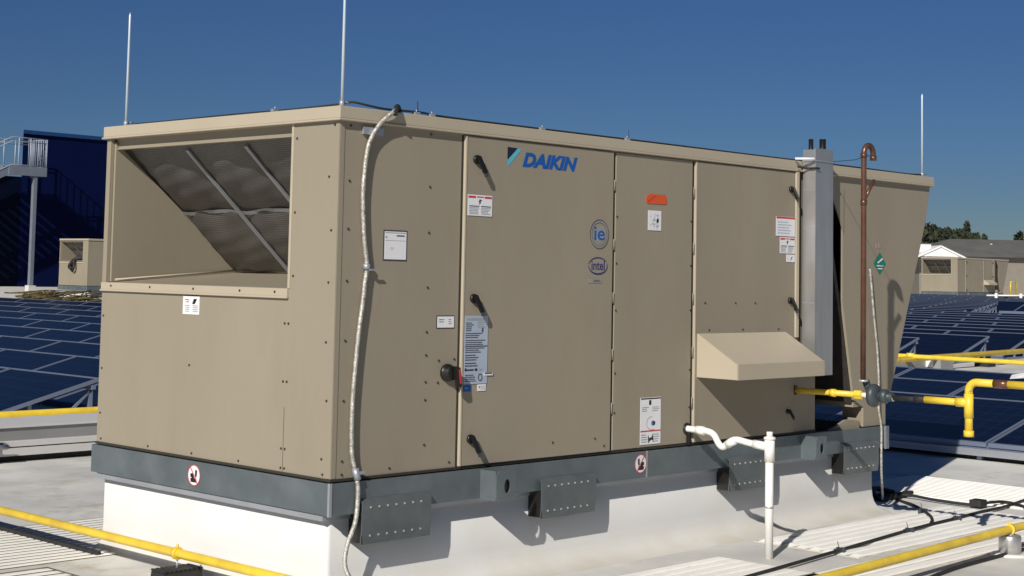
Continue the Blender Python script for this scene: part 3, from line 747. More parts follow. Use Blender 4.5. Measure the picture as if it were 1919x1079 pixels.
m = MB(); m.box(.15, -.048, .03, .20, -.03, .045); m.tube([(.150, -.026, .06), (.161, -.036, .0)], .020, 10); m.build('conduit_clamp', STEEL, bc)
m = MB(); m.box(.155, -.018, 1.86, .30, -.001, 1.90); m.build('wall_strap', STEEL, bc)

# ------------------------------------------------------------------ pipe chase on the corner
t = root('pipe_chase', (4.6, -.07, .43), 'tall galvanised sheet-metal pipe chase on the corner by the exhaust hood', 'pipe chase')
m = MB()
x0, x1, yb = 4.49, 4.735, -.135
m.box(x0, yb, .425, x0+.004, -.032, 2.085); m.box(x0, yb-.004, .425, x1, yb, 2.095); m.box(x1-.004, yb, .425, x1, -.032, 2.095)
m.box(x0+.004, yb, 2.07, x1-.004, -.032, 2.078); m.box(x0-.001, yb-.006, .425, x0+.014, yb-.004, 2.095)
m.build('chase_cover', GALV, t)
for z in (1.78, 1.5, .95):
    m = MB(); m.box(x0-.0015, yb+.005, z, x0, -.034, z+.008); m.build('chase_seam', STEEL, t)
m = MB(); m.tube([(4.52, -.08, 1.9), (4.52, -.08, 2.165)], .017, 12); m.tube([(4.665, -.09, 1.9), (4.665, -.09, 2.175)], .024, 12)
m.build('insulated_pipe', BLACK, t)
m = MB(); m.tube([(4.38, -.034, 2.012), (4.46, -.15, 2.012)], .010, 8); m.build('strap_rod', LABEL, t)
m = MB(); m.box(x0-.004, yb-.010, 1.998, x1+.004, yb-.0065, 2.008); m.box(x0-.006, yb-.006, 1.998, x0-.0025, -.03, 2.008)
m.build('strap', STEEL, t)
m = MB(); m.tube([(4.40, -.045, 1.955), (4.47, -.08, 1.945), (x0-.012, yb-.008, 1.945), (4.52, yb-.016, 1.945)], .008, 8, sub=4); m.build('cable_tie', RUBBER, t)
m = MB(); m.tube([(4.735, -.142, 2.01), (4.60, -.4, 2.005), (4.45, -.61, 2.02)], .0025, 6); tag(m.build('guy_wire', RUBBER), 'thin tie wire between the pipe chase and the copper vent pipe', 'wire')

# ------------------------------------------------------------------ gas train
GX = 4.45
t = root('gas_pipe', (GX, -1.36, -.05), 'yellow gas pipe leaving the long side and rising to a tee at the right', 'gas pipe', 'yellow gas pipes')
m = MB()
m.tube([(GX, .01, .314), (GX, -.555, .318)], .021, 14)
m.tube([(GX, -.30, .316), (GX, -.34, .316)], .028, 12); m.tube([(GX, -.50, .317), (GX, -.555, .318)], .034, 6, smooth=False)
m.build('pipe_run', YEL, t); m = MB()
m.tube([(GX, -1.04, .32), (GX, -1.36, .32)], .024, 14); m.tube([(GX, -1.27, .32), (GX, -1.36, .32)], .031, 12)
m.tube([(GX, -1.36, .10), (GX, -1.36, .40)]+arc((GX, -1.42, .40), .06, 0, 90, (0, 1, 0), (0, 0, 1), 8)+[(GX, -1.56, .46)], .026, 14)
m.tube([(GX, -1.36, .095), (GX, -1.36, .135)], .034, 12); m.tube([(GX, -1.36, .22), (GX, -1.36, .38)], .031, 12)
m.build('pipe_run', YEL, t); m = MB()
m.tube([(GX, -1.62, .46), (GX, -2.3, .46)]+arc((GX, -2.3, .40), .06, 90, 180, (0, 1, 0), (0, 0, 1), 6)+[(GX, -2.36, -.6)], .026, 14)
m.build('pipe_run', YEL, t)
m = MB(); m.tube([(GX, -.80, .315), (GX, -1.05, .318)], .018, 12); m.tube([(GX, -.96, .318), (GX, -1.04, .32)], .023, 12); m.build('black_coupling', RUBBER, t)
m = MB(); m.tube([(GX, -1.54, .46), (GX, -1.64, .46)], .029, 12); m.build('black_coupling', COPPER, t)
m = MB(); m.tube([(GX, -.555, .317), (GX, -.60, .317)], .018, 12); m.build('tape_wrap', WHITEP, t); m = MB(); m.tube([(GX, -.785, .317), (GX, -.80, .317)], .027, 12); m.build('cream_ring', WHITEP, t)
m = MB(); m.slab((GX-.02, -1.66, .50), (GX+.05, -1.64, .52), (GX+.05, -1.76, .545), (GX-.01, -1.75, .51), .003); m.build('paper_tag', LABEL, t)
m = MB(); m.tube([(GX, -.004, .314), (GX, -.001, .314)], .036, 16); m.build('wall_grommet', BLACK, t)
t = root('gas_regulator', (GX, -.68, .30), 'grey round gas pressure regulator below the copper vent pipe', 'regulator')
m = MB(); m.tube([(GX, -.605, .32), (GX, -.625, .32), (GX, -.64, .32), (GX, -.655, .32), (GX, -.67, .32), (GX, -.69, .32)], [.03, .075, .082, .082, .075, .035], 24)
m.tube([(GX, -.60, .32), (GX, -.80, .316)], .030, 12); m.tube([(GX, -.70, .32), (GX, -.715, .32), (GX, -.745, .32), (GX, -.76, .32)], [.03, .05, .05, .03], 16)
m.build('regulator_body', IRON, t, bevel=0)
m = MB(); m.tube([(GX, -.61, .35), (GX-.03, -.60, .42)], .026, 12); m.build('vent_neck', IRON, t)
CX, CY = 4.385, -.60
t = root('copper_vent_pipe', (CX, CY, .42), 'tall copper vent pipe with a gooseneck top beside the pipe chase', 'vent pipe')
m = MB(); m.tube([(CX, CY, .43), (CX, CY, 2.03)]+[Vector((CX, CY, 2.03))+Vector((.055-.055*math.cos(R(a)), -.01*math.sin(R(a/2)), .06*math.sin(R(a)))) for a in range(15, 181, 15)]+[(CX+.112, CY-.01, 1.995)], .0195, 14)
m.tube([(CX+.112, CY-.01, 2.02), (CX+.112, CY-.01, 1.985)], .024, 14); m.tube([(CX, CY, 2.0), (CX, CY, 2.03)], .0235, 14)
m.build('vent_tube', COPPER, t)
m = MB(); m.tube([(CX, CY, .415), (CX, CY, .43)], .034, 14); m.tube([(CX, CY, .43), (CX, CY, .47)], .014, 8); m.build('vent_flange', BOLT, t)
m = MB(); m.tube([(CX+.01, CY, 1.70), (CX+.125, CY-.01, 1.845)], .0125, 8); m.tube([(CX, CY, 1.66), (CX, CY, 1.70)], .023, 12); m.build('pipe_brace', COPPER, t)

# white condensate vent
VX, VY = 3.15, -.647
t = root('condensate_drain', (VX, VY, RZ), 'white plastic condensate drain with a wavy trap and a standing vent pipe', 'drain pipe')
m = MB()
m.tube([(3.118, -.002, .108), (3.122, -.10, .106), (3.128, -.17, .104), (3.13, -.225, .085), (3.13, -.265, .03), (3.13, -.30, .012), (3.13, -.345, .045), (3.135, -.40, .068), (3.14, -.50, .055), (3.15, -.60, .045), (VX, VY, .04)], .0215, 14, sub=5)
m.tube([(3.122, -.09, .106), (3.128, -.15, .104)], .029, 12); m.tube([(3.145, -.53, .052), (VX, -.62, .043)], .028, 12); m.tube([(3.13, -.33, .03), (3.133, -.39, .062)], .027, 12)
m.build('drain_trap', WHITEP, t)
m = MB(); m.tube([(VX, VY, RZ-.01), (VX, VY, .11)], .027, 16); m.tube([(VX, VY, -.05), (VX, VY, .095)], .0335, 16); m.tube([(VX, VY, .09), (VX, VY, .105)], .038, 16); m.tube([(VX, VY, .105), (VX, VY, .14)], .02, 12)
m.build('vent_stack', WHITEP, t)
m = MB(); m.tube([(VX, VY, -.345), (VX, VY, -.335)], .029, 16); m.build('pipe_clamp', STEEL, t)
m = MB(); m.tube([(3.115, -.0185, .108), (3.115, -.012, .108)], .040, 18); m.box(3.105, -.03, .0, 3.125, -.0185, .07); m.build('wall_grommet', BLACK, t)

# flexible conduit by the condenser
m = MB()
m.tube([(5.455, -.03, 1.22), (5.47, -.035, 1.10), (5.51, -.035, .85), (5.56, -.035, .60), (5.585, -.035, .35), (5.575, -.04, .14), (5.60, -.05, -.02), (5.60, -.05, -.25), (5.66, -.02, -.42), (5.85, .08, -.57), (6.15, .25, -.652), (6.35, .30, -.655)], .0095, 10, sub=6)
tag(m.build('flexible_conduit', BRAID), 'thin pale flexible conduit trailing down the V-shaped condenser panel to the roof', 'conduit')

# ------------------------------------------------------------------ roof pads
def pad(name, x0, y0, x1, y1, along, pitch, label, h=.010, grp='ribbed walkway pads', gm_=None):
    m = MB(); z = RZ+.004
    m.box(x0, y0, RZ-.01, x1, y1, z, 0)
    n = int(((y1-y0) if along == 'x' else (x1-x0))/pitch)
    def rib(ax, a, b, e0, e1):
        q = [(e0+.004, a, z-.001), (e0+.004, b, z-.001), (e1-.004, b, z-.001), (e1-.004, a, z-.001), (e0+.07, a+.005, z+h), (e0+.07, b-.005, z+h), (e1-.07, b-.005, z+h), (e1-.07, a+.005, z+h)]
        if ax == 'y': q = [(p[1], p[0], p[2]) for p in q]
        m.add(q, [(0, 1, 2, 3), (4, 5, 6, 7), (0, 1, 5, 4), (1, 2, 6, 5), (2, 3, 7, 6), (3, 0, 4, 7)], 1)
    for k in range(n):
        if along == 'x':
            a = y0+(k+.12)*pitch; b = a+pitch*.68
            rib('x', a, b, x0, x1)
        else:
            a = x0+(k+.12)*pitch; b = a+pitch*.68
            rib('y', a, b, y0, y1)
    return tag(m.build('walkway_pad', [gm_ or GROOVEL, PADW]), label, 'walkway pad', grp)
pad('p', -2.6, 2.02, 1.2, 3.30, 'x', .085, 'ribbed white walkway pad passing behind the left end of the curb', h=.0025, gm_=GROOVE)
pad('p', -3.0, 1.20, -.52, 1.92, 'x', .10, 'ribbed white walkway pad at the lower left corner, in front of the black strip', h=.0025, gm_=GROOVE)
pad('p', 3.62, -1.02, 6.30, -.22, 'x', .10, 'ribbed white walkway pad right of the standing drain pipe')
pad('p', 1.75, -1.22, 2.95, -.42, 'x', .10, 'ribbed white walkway pad left of the standing drain pipe')
pad('p', 2.4, -1.48, 5.9, -1.10, 'x', .12, 'narrow ribbed walkway pad between black cable and yellow pipe')
pad('p', 6.62, -2.4, 7.95, .95, 'y', .085, 'ribbed white walkway pad laid crosswise before the solar modules')

# ------------------------------------------------------------------ yellow roof pipes
m = MB()
px_ = -.2
m.tube([(px_, 9.2, -.5), (px_, -1.72, -.5)]+arc((px_+.08, -1.72, -.5), .08, 180, 270, (1, 0, 0), (0, 1, 0), 6)+[(2.18, -1.705, -.5), (4.79, -1.583, -.5), (8.5, -1.41, -.5)], .0265, 16)
tag(m.build('gas_pipe', YEL), 'yellow gas pipe crossing low in front of the white curb at both bottom corners', 'gas pipe', 'yellow gas pipes')
def support(loc, ang, kind, label):
    x, y = loc
    t = root('pipe_support', (x, y, RZ), label, 'pipe support', 'pipe supports')
    c, s_ = math.cos(ang), math.sin(ang)
    if kind == 'block':
        m = MB()
        def Q(u, v): return (x+c*u-s_*v, y+s_*u+c*v)
        poly = [(-.12, -.585), (-.09, RZ), (.09, RZ), (.12, -.585)]
        pr_ = [(-.075, RZ-.005), (-.06, -.592), (.06, -.592), (.075, RZ-.005)]
        a = [Q(-.13, p[0])+(p[1],) for p in pr_]; b = [Q(.13, p[0])+(p[1],) for p in pr_]
        m.add(a+b, [(0, 1, 2, 3), (7, 6, 5, 4), (0, 4, 5, 1), (1, 5, 6, 2), (2, 6, 7, 3), (3, 7, 4, 0)])
        for k in range(9):
            u = -.12+.03*k; q0 = Q(u-.009, -.062); 
            m.add([Q(u-.009, -.066)+(-.59,), Q(u+.009, -.066)+(-.59,), Q(u+.009, .066)+(-.59,), Q(u-.009, .066)+(-.59,), Q(u-.009, -.066)+(-.580,), Q(u+.009, -.066)+(-.580,), Q(u+.009, .066)+(-.580,), Q(u-.009, .066)+(-.580,)],
                  [(4, 5, 6, 7), (0, 1, 5, 4), (1, 2, 6, 5), (2, 3, 7, 6), (3, 0, 4, 7)])
        m.build('rubber_block', RUBBER, t)
        m = MB(); m.tube([(x, y, -.60), (x, y, -.53)], .006, 8); m.build('threaded_stem', STEEL, t)
    else:
        m = MB(); m.tube([(x, y, RZ-.005), (x, y, -.545), (x, y, -.535)], [.072, .072, .066], 28); m.build('steel_drum', GALV, t)
        m = MB(); m.tube([(x, y, -.54), (x, y, -.525)], .03, 10); m.build('pipe_saddle', STEEL, t)
        m = MB(); m.tube([(x, y, RZ-.01), (x, y, RZ+.008), (x, y, RZ+.012)], [.13, .12, .085], 18); m.build('sealant_collar', WHITEP, t)
    m = MB(); d = Vector((-s_, c, 0)) if kind == 'block' else Vector((1, .05, 0)).normalized()
    p = Vector((x, y, -.5)); m.tube([p-d*.012, p+d*.012], .036, 18); m.tube([p+Vector((0, 0, .03)), p+Vector((0, 0, .05))], .008, 8); m.build('clamp_ring', YEL, t)
support((-.2, 1.075), 0.0, 'block', 'black rubber block support under the yellow pipe at the bottom left')
support((4.56, -1.594), 0, 'drum', 'round grey steel support under the yellow pipe at the bottom right')
# distant yellow mains
m = MB(); m.tube([(-14, 8.0, -.415), (8, 8.0, -.415), (60, 8.35, zr(60)+.27)], .052, 14)
tag(m.build('gas_pipe', YEL), 'thick yellow gas main running behind the foreground unit from the left edge', 'gas pipe', 'yellow gas pipes')
m = MB(); m.tube([(21.0, 14, zr(21)+.3), (21.0, 8.1, zr(21)+.3), (21, -6, zr(21)+.3)], .042, 12); m.tube([(21, 8.14, zr(21)+.24), (21, 8.14, zr(21)+.36)], .07, 10)
tag(m.build('gas_pipe', YEL), 'distant yellow gas pipe crossing the main at the right edge', 'gas pipe', 'yellow gas pipes')
for x, lab in ((24, 'small dark support under the distant gas main, just right of the crossing pipe'), (33, 'small dark support under the distant gas main, farther off')):
    m = MB(); z = zr(x); m.box(x-.15, 8.0, z-.01, x+.15, 8.3, z+.1); m.tube([(x, 8.12, z+.1), (x, 8.12, z+.24)], .015, 8)
    tag(m.build('pipe_support', RUBBER), lab, 'pipe support', 'supports of the gas main')

# ------------------------------------------------------------------ cables and strips on the roof
G = RZ+.012
m = MB(); m.tube([(.9, -1.10, G), (1.8, -1.01, G), (2.68, -.957, G+.012), (3.56, -.863, G+.012), (4.155, -.80, G+.014), (4.765, -.733, G+.014), (5.142, -.70, G+.014), (5.585, -.678, G+.014), (6.10, -.635, G+.012), (6.5, -.62, G+.01), (7.0, -.56, G+.014), (8.2, -.35, G), (9.5, -.3, G)], .012, 8, sub=5)
tag(m.build('roof_cable', RUBBER), 'long black cable lying along the ribbed pads on the right', 'cable', 'black roof cables')
m = MB(); m.tube([(5.20, -.68, G+.012), (5.44, -.567, G+.014), (5.698, -.377, G+.014), (5.984, -.118, G+.012), (6.18, .093, G), (6.35, .30, G)], .011, 8, sub=5)
tag(m.build('roof_cable', RUBBER), 'short looping black cable joining the long one to the conduit foot', 'cable', 'black roof cables')
m = MB(); m.tube([(6.2, .28, G), (6.42, .2, G+.02), (6.39, -.12, G+.012), (6.40, -.42, G+.012), (6.55, -.5, G+.03), (6.75, -.55, G+.014), (6.52, -.85, G+.014), (6.3, -1.1, G), (6.4, -1.8, G)], .012, 8, sub=5)
tag(m.build('roof_cable', RUBBER), 'black cable running from the conduit foot toward the right edge', 'cable', 'black roof cables')
m = MB(); m.box(6.1, .22, RZ, 6.5, .40, RZ+.03); m.tube([(6.12, .3, RZ+.03), (6.3, .42, RZ+.07), (6.5, .34, RZ+.03)], .02, 8, sub=4); m.tube([(6.0, .36, G), (6.55, .2, G+.03)], .018, 8)
tag(m.build('junction_block', RUBBER, bevel=.006), 'black junction block where the cables meet at the curb corner', 'junction')
m = MB(); m.box(6.35, -.50, RZ+.014, 6.47, -.40, RZ+.07)
tag(m.build('cable_mount', RUBBER, bevel=.01), 'small black cable mount block at the crossing of the cables', 'cable mount')
for x, y in ((3.66, -.852), (4.78, -.733), (5.6, -.678), (5.75, -.32)):
    m = MB(); m.box(x-.05, y-.012, G, x+.05, y+.012, G+.026); m.box(x+.01, y-.03, G, x+.03, y+.03, G+.028); m.tube([(x, y, G+.02), (x-.005, y+.01, G+.07)], .003, 6)
    tag(m.build('cable_clip', IRON), {3.66: 'cable clip nearest the drain pipe', 4.78: 'cable clip where the looping cable joins', 5.6: 'cable clip right of the joining point', 5.75: 'cable clip on the looping cable'}[x], 'cable clip', 'clips on the roof cables')
m = MB(); m.box(-.108, 2.05, RZ, -.075, 6.0, RZ+.03)
tag(m.build('rubber_strip', RUBBER, bevel=.004), 'black rubber strip ending at the left foot of the curb', 'strip')
m = MB(); m.tube([(2.2, -1.9, G), (3.485, -1.652, G), (4.45, -1.60, G), (6.5, -1.55, G)], .013, 8, sub=4)
tag(m.build('roof_cable', RUBBER), 'black cable under the yellow pipe at the bottom right', 'cable', 'black roof cables')
m = MB()
for k in range(14):
    x = .4+random.random()*2.2; y = -.5-random.random()*.4
    m.box(x, y, RZ+.001, x+random.uniform(.02, .06), y+random.uniform(.01, .03), RZ+.006)
tag(m.build('roof_debris', TWIG), 'bits of dark debris on the roof by the curb', kind='stuff')

# ------------------------------------------------------------------ raised duct behind, left
t = root('cable_duct', (-5, 6.8, RZ), 'long grey metal cable duct with white ledges lying behind the left corner', 'cable duct')
m = MB(); m.box(1.70, 6.62, -.49, 9, 7.35, -.372); m.build('duct_side', GRAYCAP, t)
m = MB(); m.box(-14, 6.60, -.372, 9, 7.3, -.35); m.build('duct_ledge', TRAYW, t)
m = MB(); m.box(1.70, 6.48, -.528, 9, 7.2, -.49); m.build('duct_ledge', TRAYW, t)
m = MB(); m.box(1.58, 6.44, -.605, 9, 7.2, -.540); m.build('duct_ledge', TRAYW, t)
m = MB(); m.box(1.64, 6.52, RZ, 9, 7.1, -.607); m.build('duct_foot', RUBBER, t)
m = MB(); m.box(-14, 6.42, RZ, 1.54, 7.2, -.38); m.build('duct_end_box', GRAYCAP, t)
m = MB(); m.box(1.54, 6.40, RZ, 1.575, 6.48, -.39); m.build('duct_post', GRAYCAP, t)
m = MB(); m.tube([(1.38, 6.39, -.50), (1.56, 6.37, -.51), (1.68, 6.37, -.515)], .02, 8); m.build('duct_latch', STEEL, t)
t = root('combiner_box', (22.3, 8.6, zr(22)), 'distant grey electrical box with a white label beside the yellow pipes', 'electrical box')
m = MB(); m.box(20.3, 8.3, zr(22)+.02, 22.0, 8.7, zr(22)+.2); m.box(21.9, 8.0, zr(22)+.02, 22.4, 8.6, zr(22)+.24); m.build('enclosure', GRAYCAP, t)
m = MB(); m.box(21.885, 8.15, zr(22)+.06, 21.897, 8.48, zr(22)+.2); m.build('label_plate', LABEL, t)

# ------------------------------------------------------------------ solar rows
SL, MWD = 1.58, 1.98
def module_mesh(x, y, zl, zh, w_=MWD):
    """one module: frame + cell face, low edge at x, rising to x+SL; returns MB"""
    m = MB(); c = (zh-zl)/SL; fr = .032; th = .04
    def P(u, v, d=0): return (x+u, y+v, zl+u*c+d)
    m.add([P(0, 0), P(SL, 0), P(SL, w_), P(0, w_), P(0, 0, -th), P(SL, 0, -th), P(SL, w_, -th), P(0, w_, -th),
           P(fr, fr), P(SL-fr, fr), P(SL-fr, w_-fr), P(fr, w_-fr), P(fr, fr, -.004), P(SL-fr, fr, -.004), P(SL-fr, w_-fr, -.004), P(fr, w_-fr, -.004)],
          [(0, 1, 9, 8), (1, 2, 10, 9), (2, 3, 11, 10), (3, 0, 8, 11), (0, 4, 5, 1), (1, 5, 6, 2), (2, 6, 7, 3), (3, 7, 4, 0), (7, 6, 5, 4),
           (8, 9, 13, 12), (9, 10, 14, 13), (10, 11, 15, 14), (11, 8, 12, 15)], 0)
    m.add([P(fr, fr, -.004), P(SL-fr, fr, -.004), P(SL-fr, w_-fr, -.004), P(fr, w_-fr, -.004)], [(0, 1, 2, 3)], 1)
    m.uv[13] = [(0, 0), (0, 6), (12, 6), (12, 0)]
    m.uv[13] = [(0, 0), (6, 0), (6, 12), (0, 12)]
    return m
proto_mod = None
def make_row(x, y0, n, lo, hi, label, split, near=False):
    global proto_mod
    z = zr(x+.8); t = root('solar_panel_row', (x, y0, z), label, 'solar panels', 'rows of solar panels')
    if split:
        for k in range(n):
            if proto_mod is None or abs((hi-lo)-proto_mod[1]) > 1e-6:
                o = module_mesh(x, y0, z+lo, z+hi).build('solar_module', [MODFRAME, SOLAR], t, origin=(x, y0, z+lo)); proto_mod = (o, hi-lo)
            else:
                o = proto_mod[0].copy(); COL.objects.link(o)
            o.parent = t; o.location = (0, k*(MWD+.02), lo)
    else:
        m = MB()
        for k in range(n):
            q = module_mesh(x, y0+k*(MWD+.02), z+lo, z+hi); o = len(m.f); m.add(q.v, q.f); 
            for i, mi in enumerate(q.m): m.m[o+i] = mi
            for i, uv in q.uv.items(): m.uv[o+i] = uv
        m.build('solar_module_array', [MODFRAME, SOLAR], t)
    # racking
    m = MB(); Y1 = y0+n*(MWD+.02)
    m.box(x+.02, y0, z+lo-.085, x+.07, Y1, z+lo-.035)
    m.box(x+SL-.10, y0, z+hi-.13, x+SL-.05, Y1, z+hi-.08)
    ys = [y0+.05+k*(MWD+.02)*2 for k in range(n//2+1)] if split else [y0+.05]
    for yy in ys:
        m.box(x, yy, z+.0, x+SL, yy+.05, z+.045)
        m.box(x+SL-.10, yy, z+.045, x+SL-.055, yy+.04, z+hi-.13)
        m.box(x+SL*.45, yy, z+.045, x+SL*.45+.04, yy+.04, z+lo+(hi-lo)*.45-.04)
        m.slab((x+SL*.72, yy, z+.045), (x+SL*.72+.04, yy, z+.045), (x+SL-.06, yy, z+hi-.14), (x+SL-.10, yy, z+hi-.14), .03)
        m.box(x+.02, yy, z+.045, x+.06, yy+.04, z+lo-.085)
    m.build('racking', MODFRAME, t)
    return t
# near right array
for i, (x, y0, n, lab) in enumerate(((9.50, -7.0, 7, 'solar panel row standing nearest behind the V-shaped condenser, low front edge on a rail'),
                                     (11.65, -7.0, 7, 'second solar panel row behind the V-shaped condenser'),
                                     (13.80, -7.0, 7, 'third solar panel row behind the V-shaped condenser'))):
    make_row(x, y0, n, .17, .50, lab, True)
m = MB(); m.box(9.44, -7.05, -.60, 9.50, 7.05, -.53)
tag(m.build('array_rail', STEEL), 'grey rail along the low front edge of the nearest panel row', 'rail')
m = MB(); m.box(9.56, -7.05, RZ-.01, 9.59, 7.05, -.53); tag(m.build('row_shade_sheet', RUBBER), 'added dark sheet standing in for the shade under the low edge of the nearest panel row', 'sheet')  # added black sheet: stands in for the dark shade below the row
NL = 9
for k in range(NL):
    x = 4.42-SL+2.15*k
    n = min(18, 13+k)
    make_row(x, 9.25, n, .08, .50, 'solar panel row left of the foreground unit, %s from the yellow main' % ['first', 'second', 'third', 'fourth', 'fifth', 'sixth', 'seventh', 'eighth', 'ninth'][k], k < 7)
names = ['%s' % s for s in ('first second third fourth fifth sixth seventh eighth ninth tenth eleventh twelfth thirteenth fourteenth fifteenth sixteenth seventeenth eighteenth nineteenth twentieth twenty-first twenty-second twenty-third twenty-fourth twenty-fifth twenty-sixth').split()]
for k in range(25):
    x = 22.0+2.15*k
    y0 = 8.9+.45*(k == 0)
    if 43 < x < 60: y0 = 19.2+.42*max(0, x-44)
    y1 = min(44, x*1.25+4) if x < 76 else 34
    n = max(2, int((y1-y0)/(MWD+.02)))
    make_row(x, y0, n, .10, .54, 'distant solar panel row at the right, %s of the far field counted from the front' % names[k], k < 3)

# ------------------------------------------------------------------ blue building and stair
t = root('blue_building', (45, 57, zr(31)), 'large dark blue box-shaped building with a flat top at the left edge', 'building')
BY = 57.0
zb = zr(31)+.55
m = MB(); m.prism([(30.15, BY), (75, BY), (75, BY+22), (44, BY+22)], 'z', zb, 7.0); m.build('wall', BWALL, t)
m = MB(); m.prism([(30.1, BY-.10), (75.1, BY-.1), (75.1, BY+22), (44, BY+22)], 'z', 7.002, 7.17); m.build('parapet_cap', FASC, t)
m = MB()
for k in range(60): m.box(30.5+k*.72, BY-.006, zb, 30.53+k*.72, BY, 6.98)
m.build('cladding_rib', BWALL, t)
m = MB(); m.box(-20, BY+.02, zb, 30.5, BY+22, 5.05); m.build('low_wing', paint('dark_blue_wing', (.0008, .003, .016), .6, spec=.1), t)
m = MB(); m.box(-20, BY-.25, zr(20)-.1, 75, BY-.0, zb); m.build('plinth', TRAYW, t)
# staircase in front of it
SY = 55.0
STAIR = paint('stair_galvanising', (.21, .24, .29), .5, metal=.3)
t = root('steel_staircase', (31, SY, zr(31)), 'grey steel stair landing on a tall post in front of the blue building', 'staircase')
SX0, SX1, SZ = 28.4, 30.2, 5.27
m = MB(); m.box(SX0, SY, SZ, SX1, SY+1.3, SZ+.1); m.box(SX0, SY-.05, SZ-.28, SX1+.02, SY+.05, SZ+.12); m.box(SX1-.05, SY+.05, SZ-.28, SX1, SY+1.3, SZ+.1); m.build('landing', STAIR, t)
m = MB(); m.box(29.64, SY, zr(30), 29.80, SY+.2, SZ-.25); m.build('post', STAIR, t)
m = MB(); m.box(29.56, SY-.06, zr(30)-.05, 29.9, SY+.26, zr(30)+.65); m.build('post_footing', TRAYW, t)
m = MB(); m.slab((SX0, SY, SZ+.12), (SX0-4, SY, SZ-1.9), (SX0-4, SY, SZ-2.25), (SX0, SY, SZ-.28), .08)
m.slab((SX0, SY+1.3, SZ+.12), (SX0-4, SY+1.3, SZ-1.9), (SX0-4, SY+1.3, SZ-2.25), (SX0, SY+1.3, SZ-.28), .08)
for k in range(11): m.box(SX0-.36*(k+1), SY+.02, SZ-.18*(k+1), SX0-.36*k, SY+1.28, SZ-.18*(k+1)+.04)
m.build('stair_flight', STAIR, t)
m = MB()
for yy in (SY, SY+1.3):
    for h in (1.36, 1.18, .16):
        m.tube([(SX1, yy, SZ+h), (SX0+.1, yy, SZ+h), (SX0-4, yy, SZ+h-2.05)], .028, 6)
    for x in (SX1, SX0+.45, SX0+1.0): m.tube([(x, yy, SZ), (x, yy, SZ+1.36)], .03, 6)
for h in (1.36, .16): m.tube([(SX1, SY, SZ+h), (SX1, SY+1.3, SZ+h)], .028, 6)
for k in range(9): m.tube([(SX1, SY+.15*k, SZ+.16), (SX1, SY+.15*k, SZ+1.36)], .016, 5)
for k in range(8): m.tube([(SX1-.12*k-.05, SY-.01, SZ+.16), (SX1-.12*k-.05, SY-.01, SZ+1.34)], .014, 5)
m.build('railing', paint('railing_paint', (.30, .35, .43), .5), t)
# dry branches
m = MB()
for k in range(150):
    x = 27.2+random.random()*3.4-.3; y = 51.0+random.random()*1.6; a = random.uniform(-.6, .6); l = random.uniform(.5, 1.5); z = zr(30)+random.random()**1.5*.42
    m.tube([(x, y, z), (x+l*math.cos(a)*.5, y+l*math.sin(a)*.5, z+random.uniform(-.03, .12)), (x+l*math.cos(a), y+l*math.sin(a), z+random.uniform(-.05, .1))], [.03, .022, .012], 4)
tag(m.build('branch_pile', TWIG), 'pile of dry brushwood on the roof by the stair post of the blue building', 'branches')

# ------------------------------------------------------------------ far right: house, trees, pipes
def H(px, d, z=0):
    """point seen in direction px at forward distance d (used once to lay out the far houses on the ground)"""
    v = fwd*d+r2*((px-959.5+79.8)/2913.72*d); return (mat.translation.x+v.x, mat.translation.y+v.y)
hx, hy = H(1735, 118); ex, ey = H(2150, 118)
dv = Vector((ex-hx, ey-hy, 0)).normalized(); nv = Vector((-dv.y, dv.x, 0))
if nv.dot(Vector((fwd.x, fwd.y, 0))) < 0: nv = -nv
def HP(u, v, z): p = Vector((hx, hy, 0))+dv*u+nv*v; return (p.x, p.y, z)
t = root('house', HP(8, 4, -9), 'long house with a dark grey hipped roof beyond the right-hand solar field', 'house')
EZ, RG = 3.25, 4.75
def hbox(m, u0, v0, z0, u1, v1, z1, mi=0):
    vs = [HP(u, v, z) for z in (z0, z1) for v in (v0, v1) for u in (u0, u1)]
    m.add(vs, [(0, 2, 3, 1), (4, 5, 7, 6), (0, 1, 5, 4), (2, 6, 7, 3), (0, 4, 6, 2), (1, 3, 7, 5)], mi)
m = MB(); hbox(m, -.5, 0, -9, 26, 9, EZ); m.build('wall', HOUSEW, t)
m = MB()
m.add([HP(-1, -.6, EZ), HP(27, -.6, EZ), HP(27, 9.6, EZ), HP(-1, 9.6, EZ), HP(3.2, 4.5, RG-.05), HP(24, 4.5, RG)], [(0, 1, 5, 4), (1, 2, 5), (2, 3, 4, 5), (3, 0, 4), (0, 3, 2, 1)])
m.add([HP(-5, 1.5, EZ-.2), HP(2.5, 1.5, EZ-.2), HP(2.5, 8, EZ-.2), HP(-5, 8, EZ-.2), HP(-2.5, 5, RG-.4), HP(2.5, 5, RG-.4)], [(0, 1, 5, 4), (2, 3, 4, 5), (3, 0, 4), (0, 3, 2, 1), (1, 2, 5)])
rf = m.build('roof', ROOFSHINGLE, t)
m = MB()
for u in (6, 9.5, 15): m.box(*[c for c in HP(u, 3, RG-.8)], *[c+.15 for c in HP(u, 3, RG-.55)])
m.build('roof_vent', TRIM, rf, origin=ORG[rf.name])
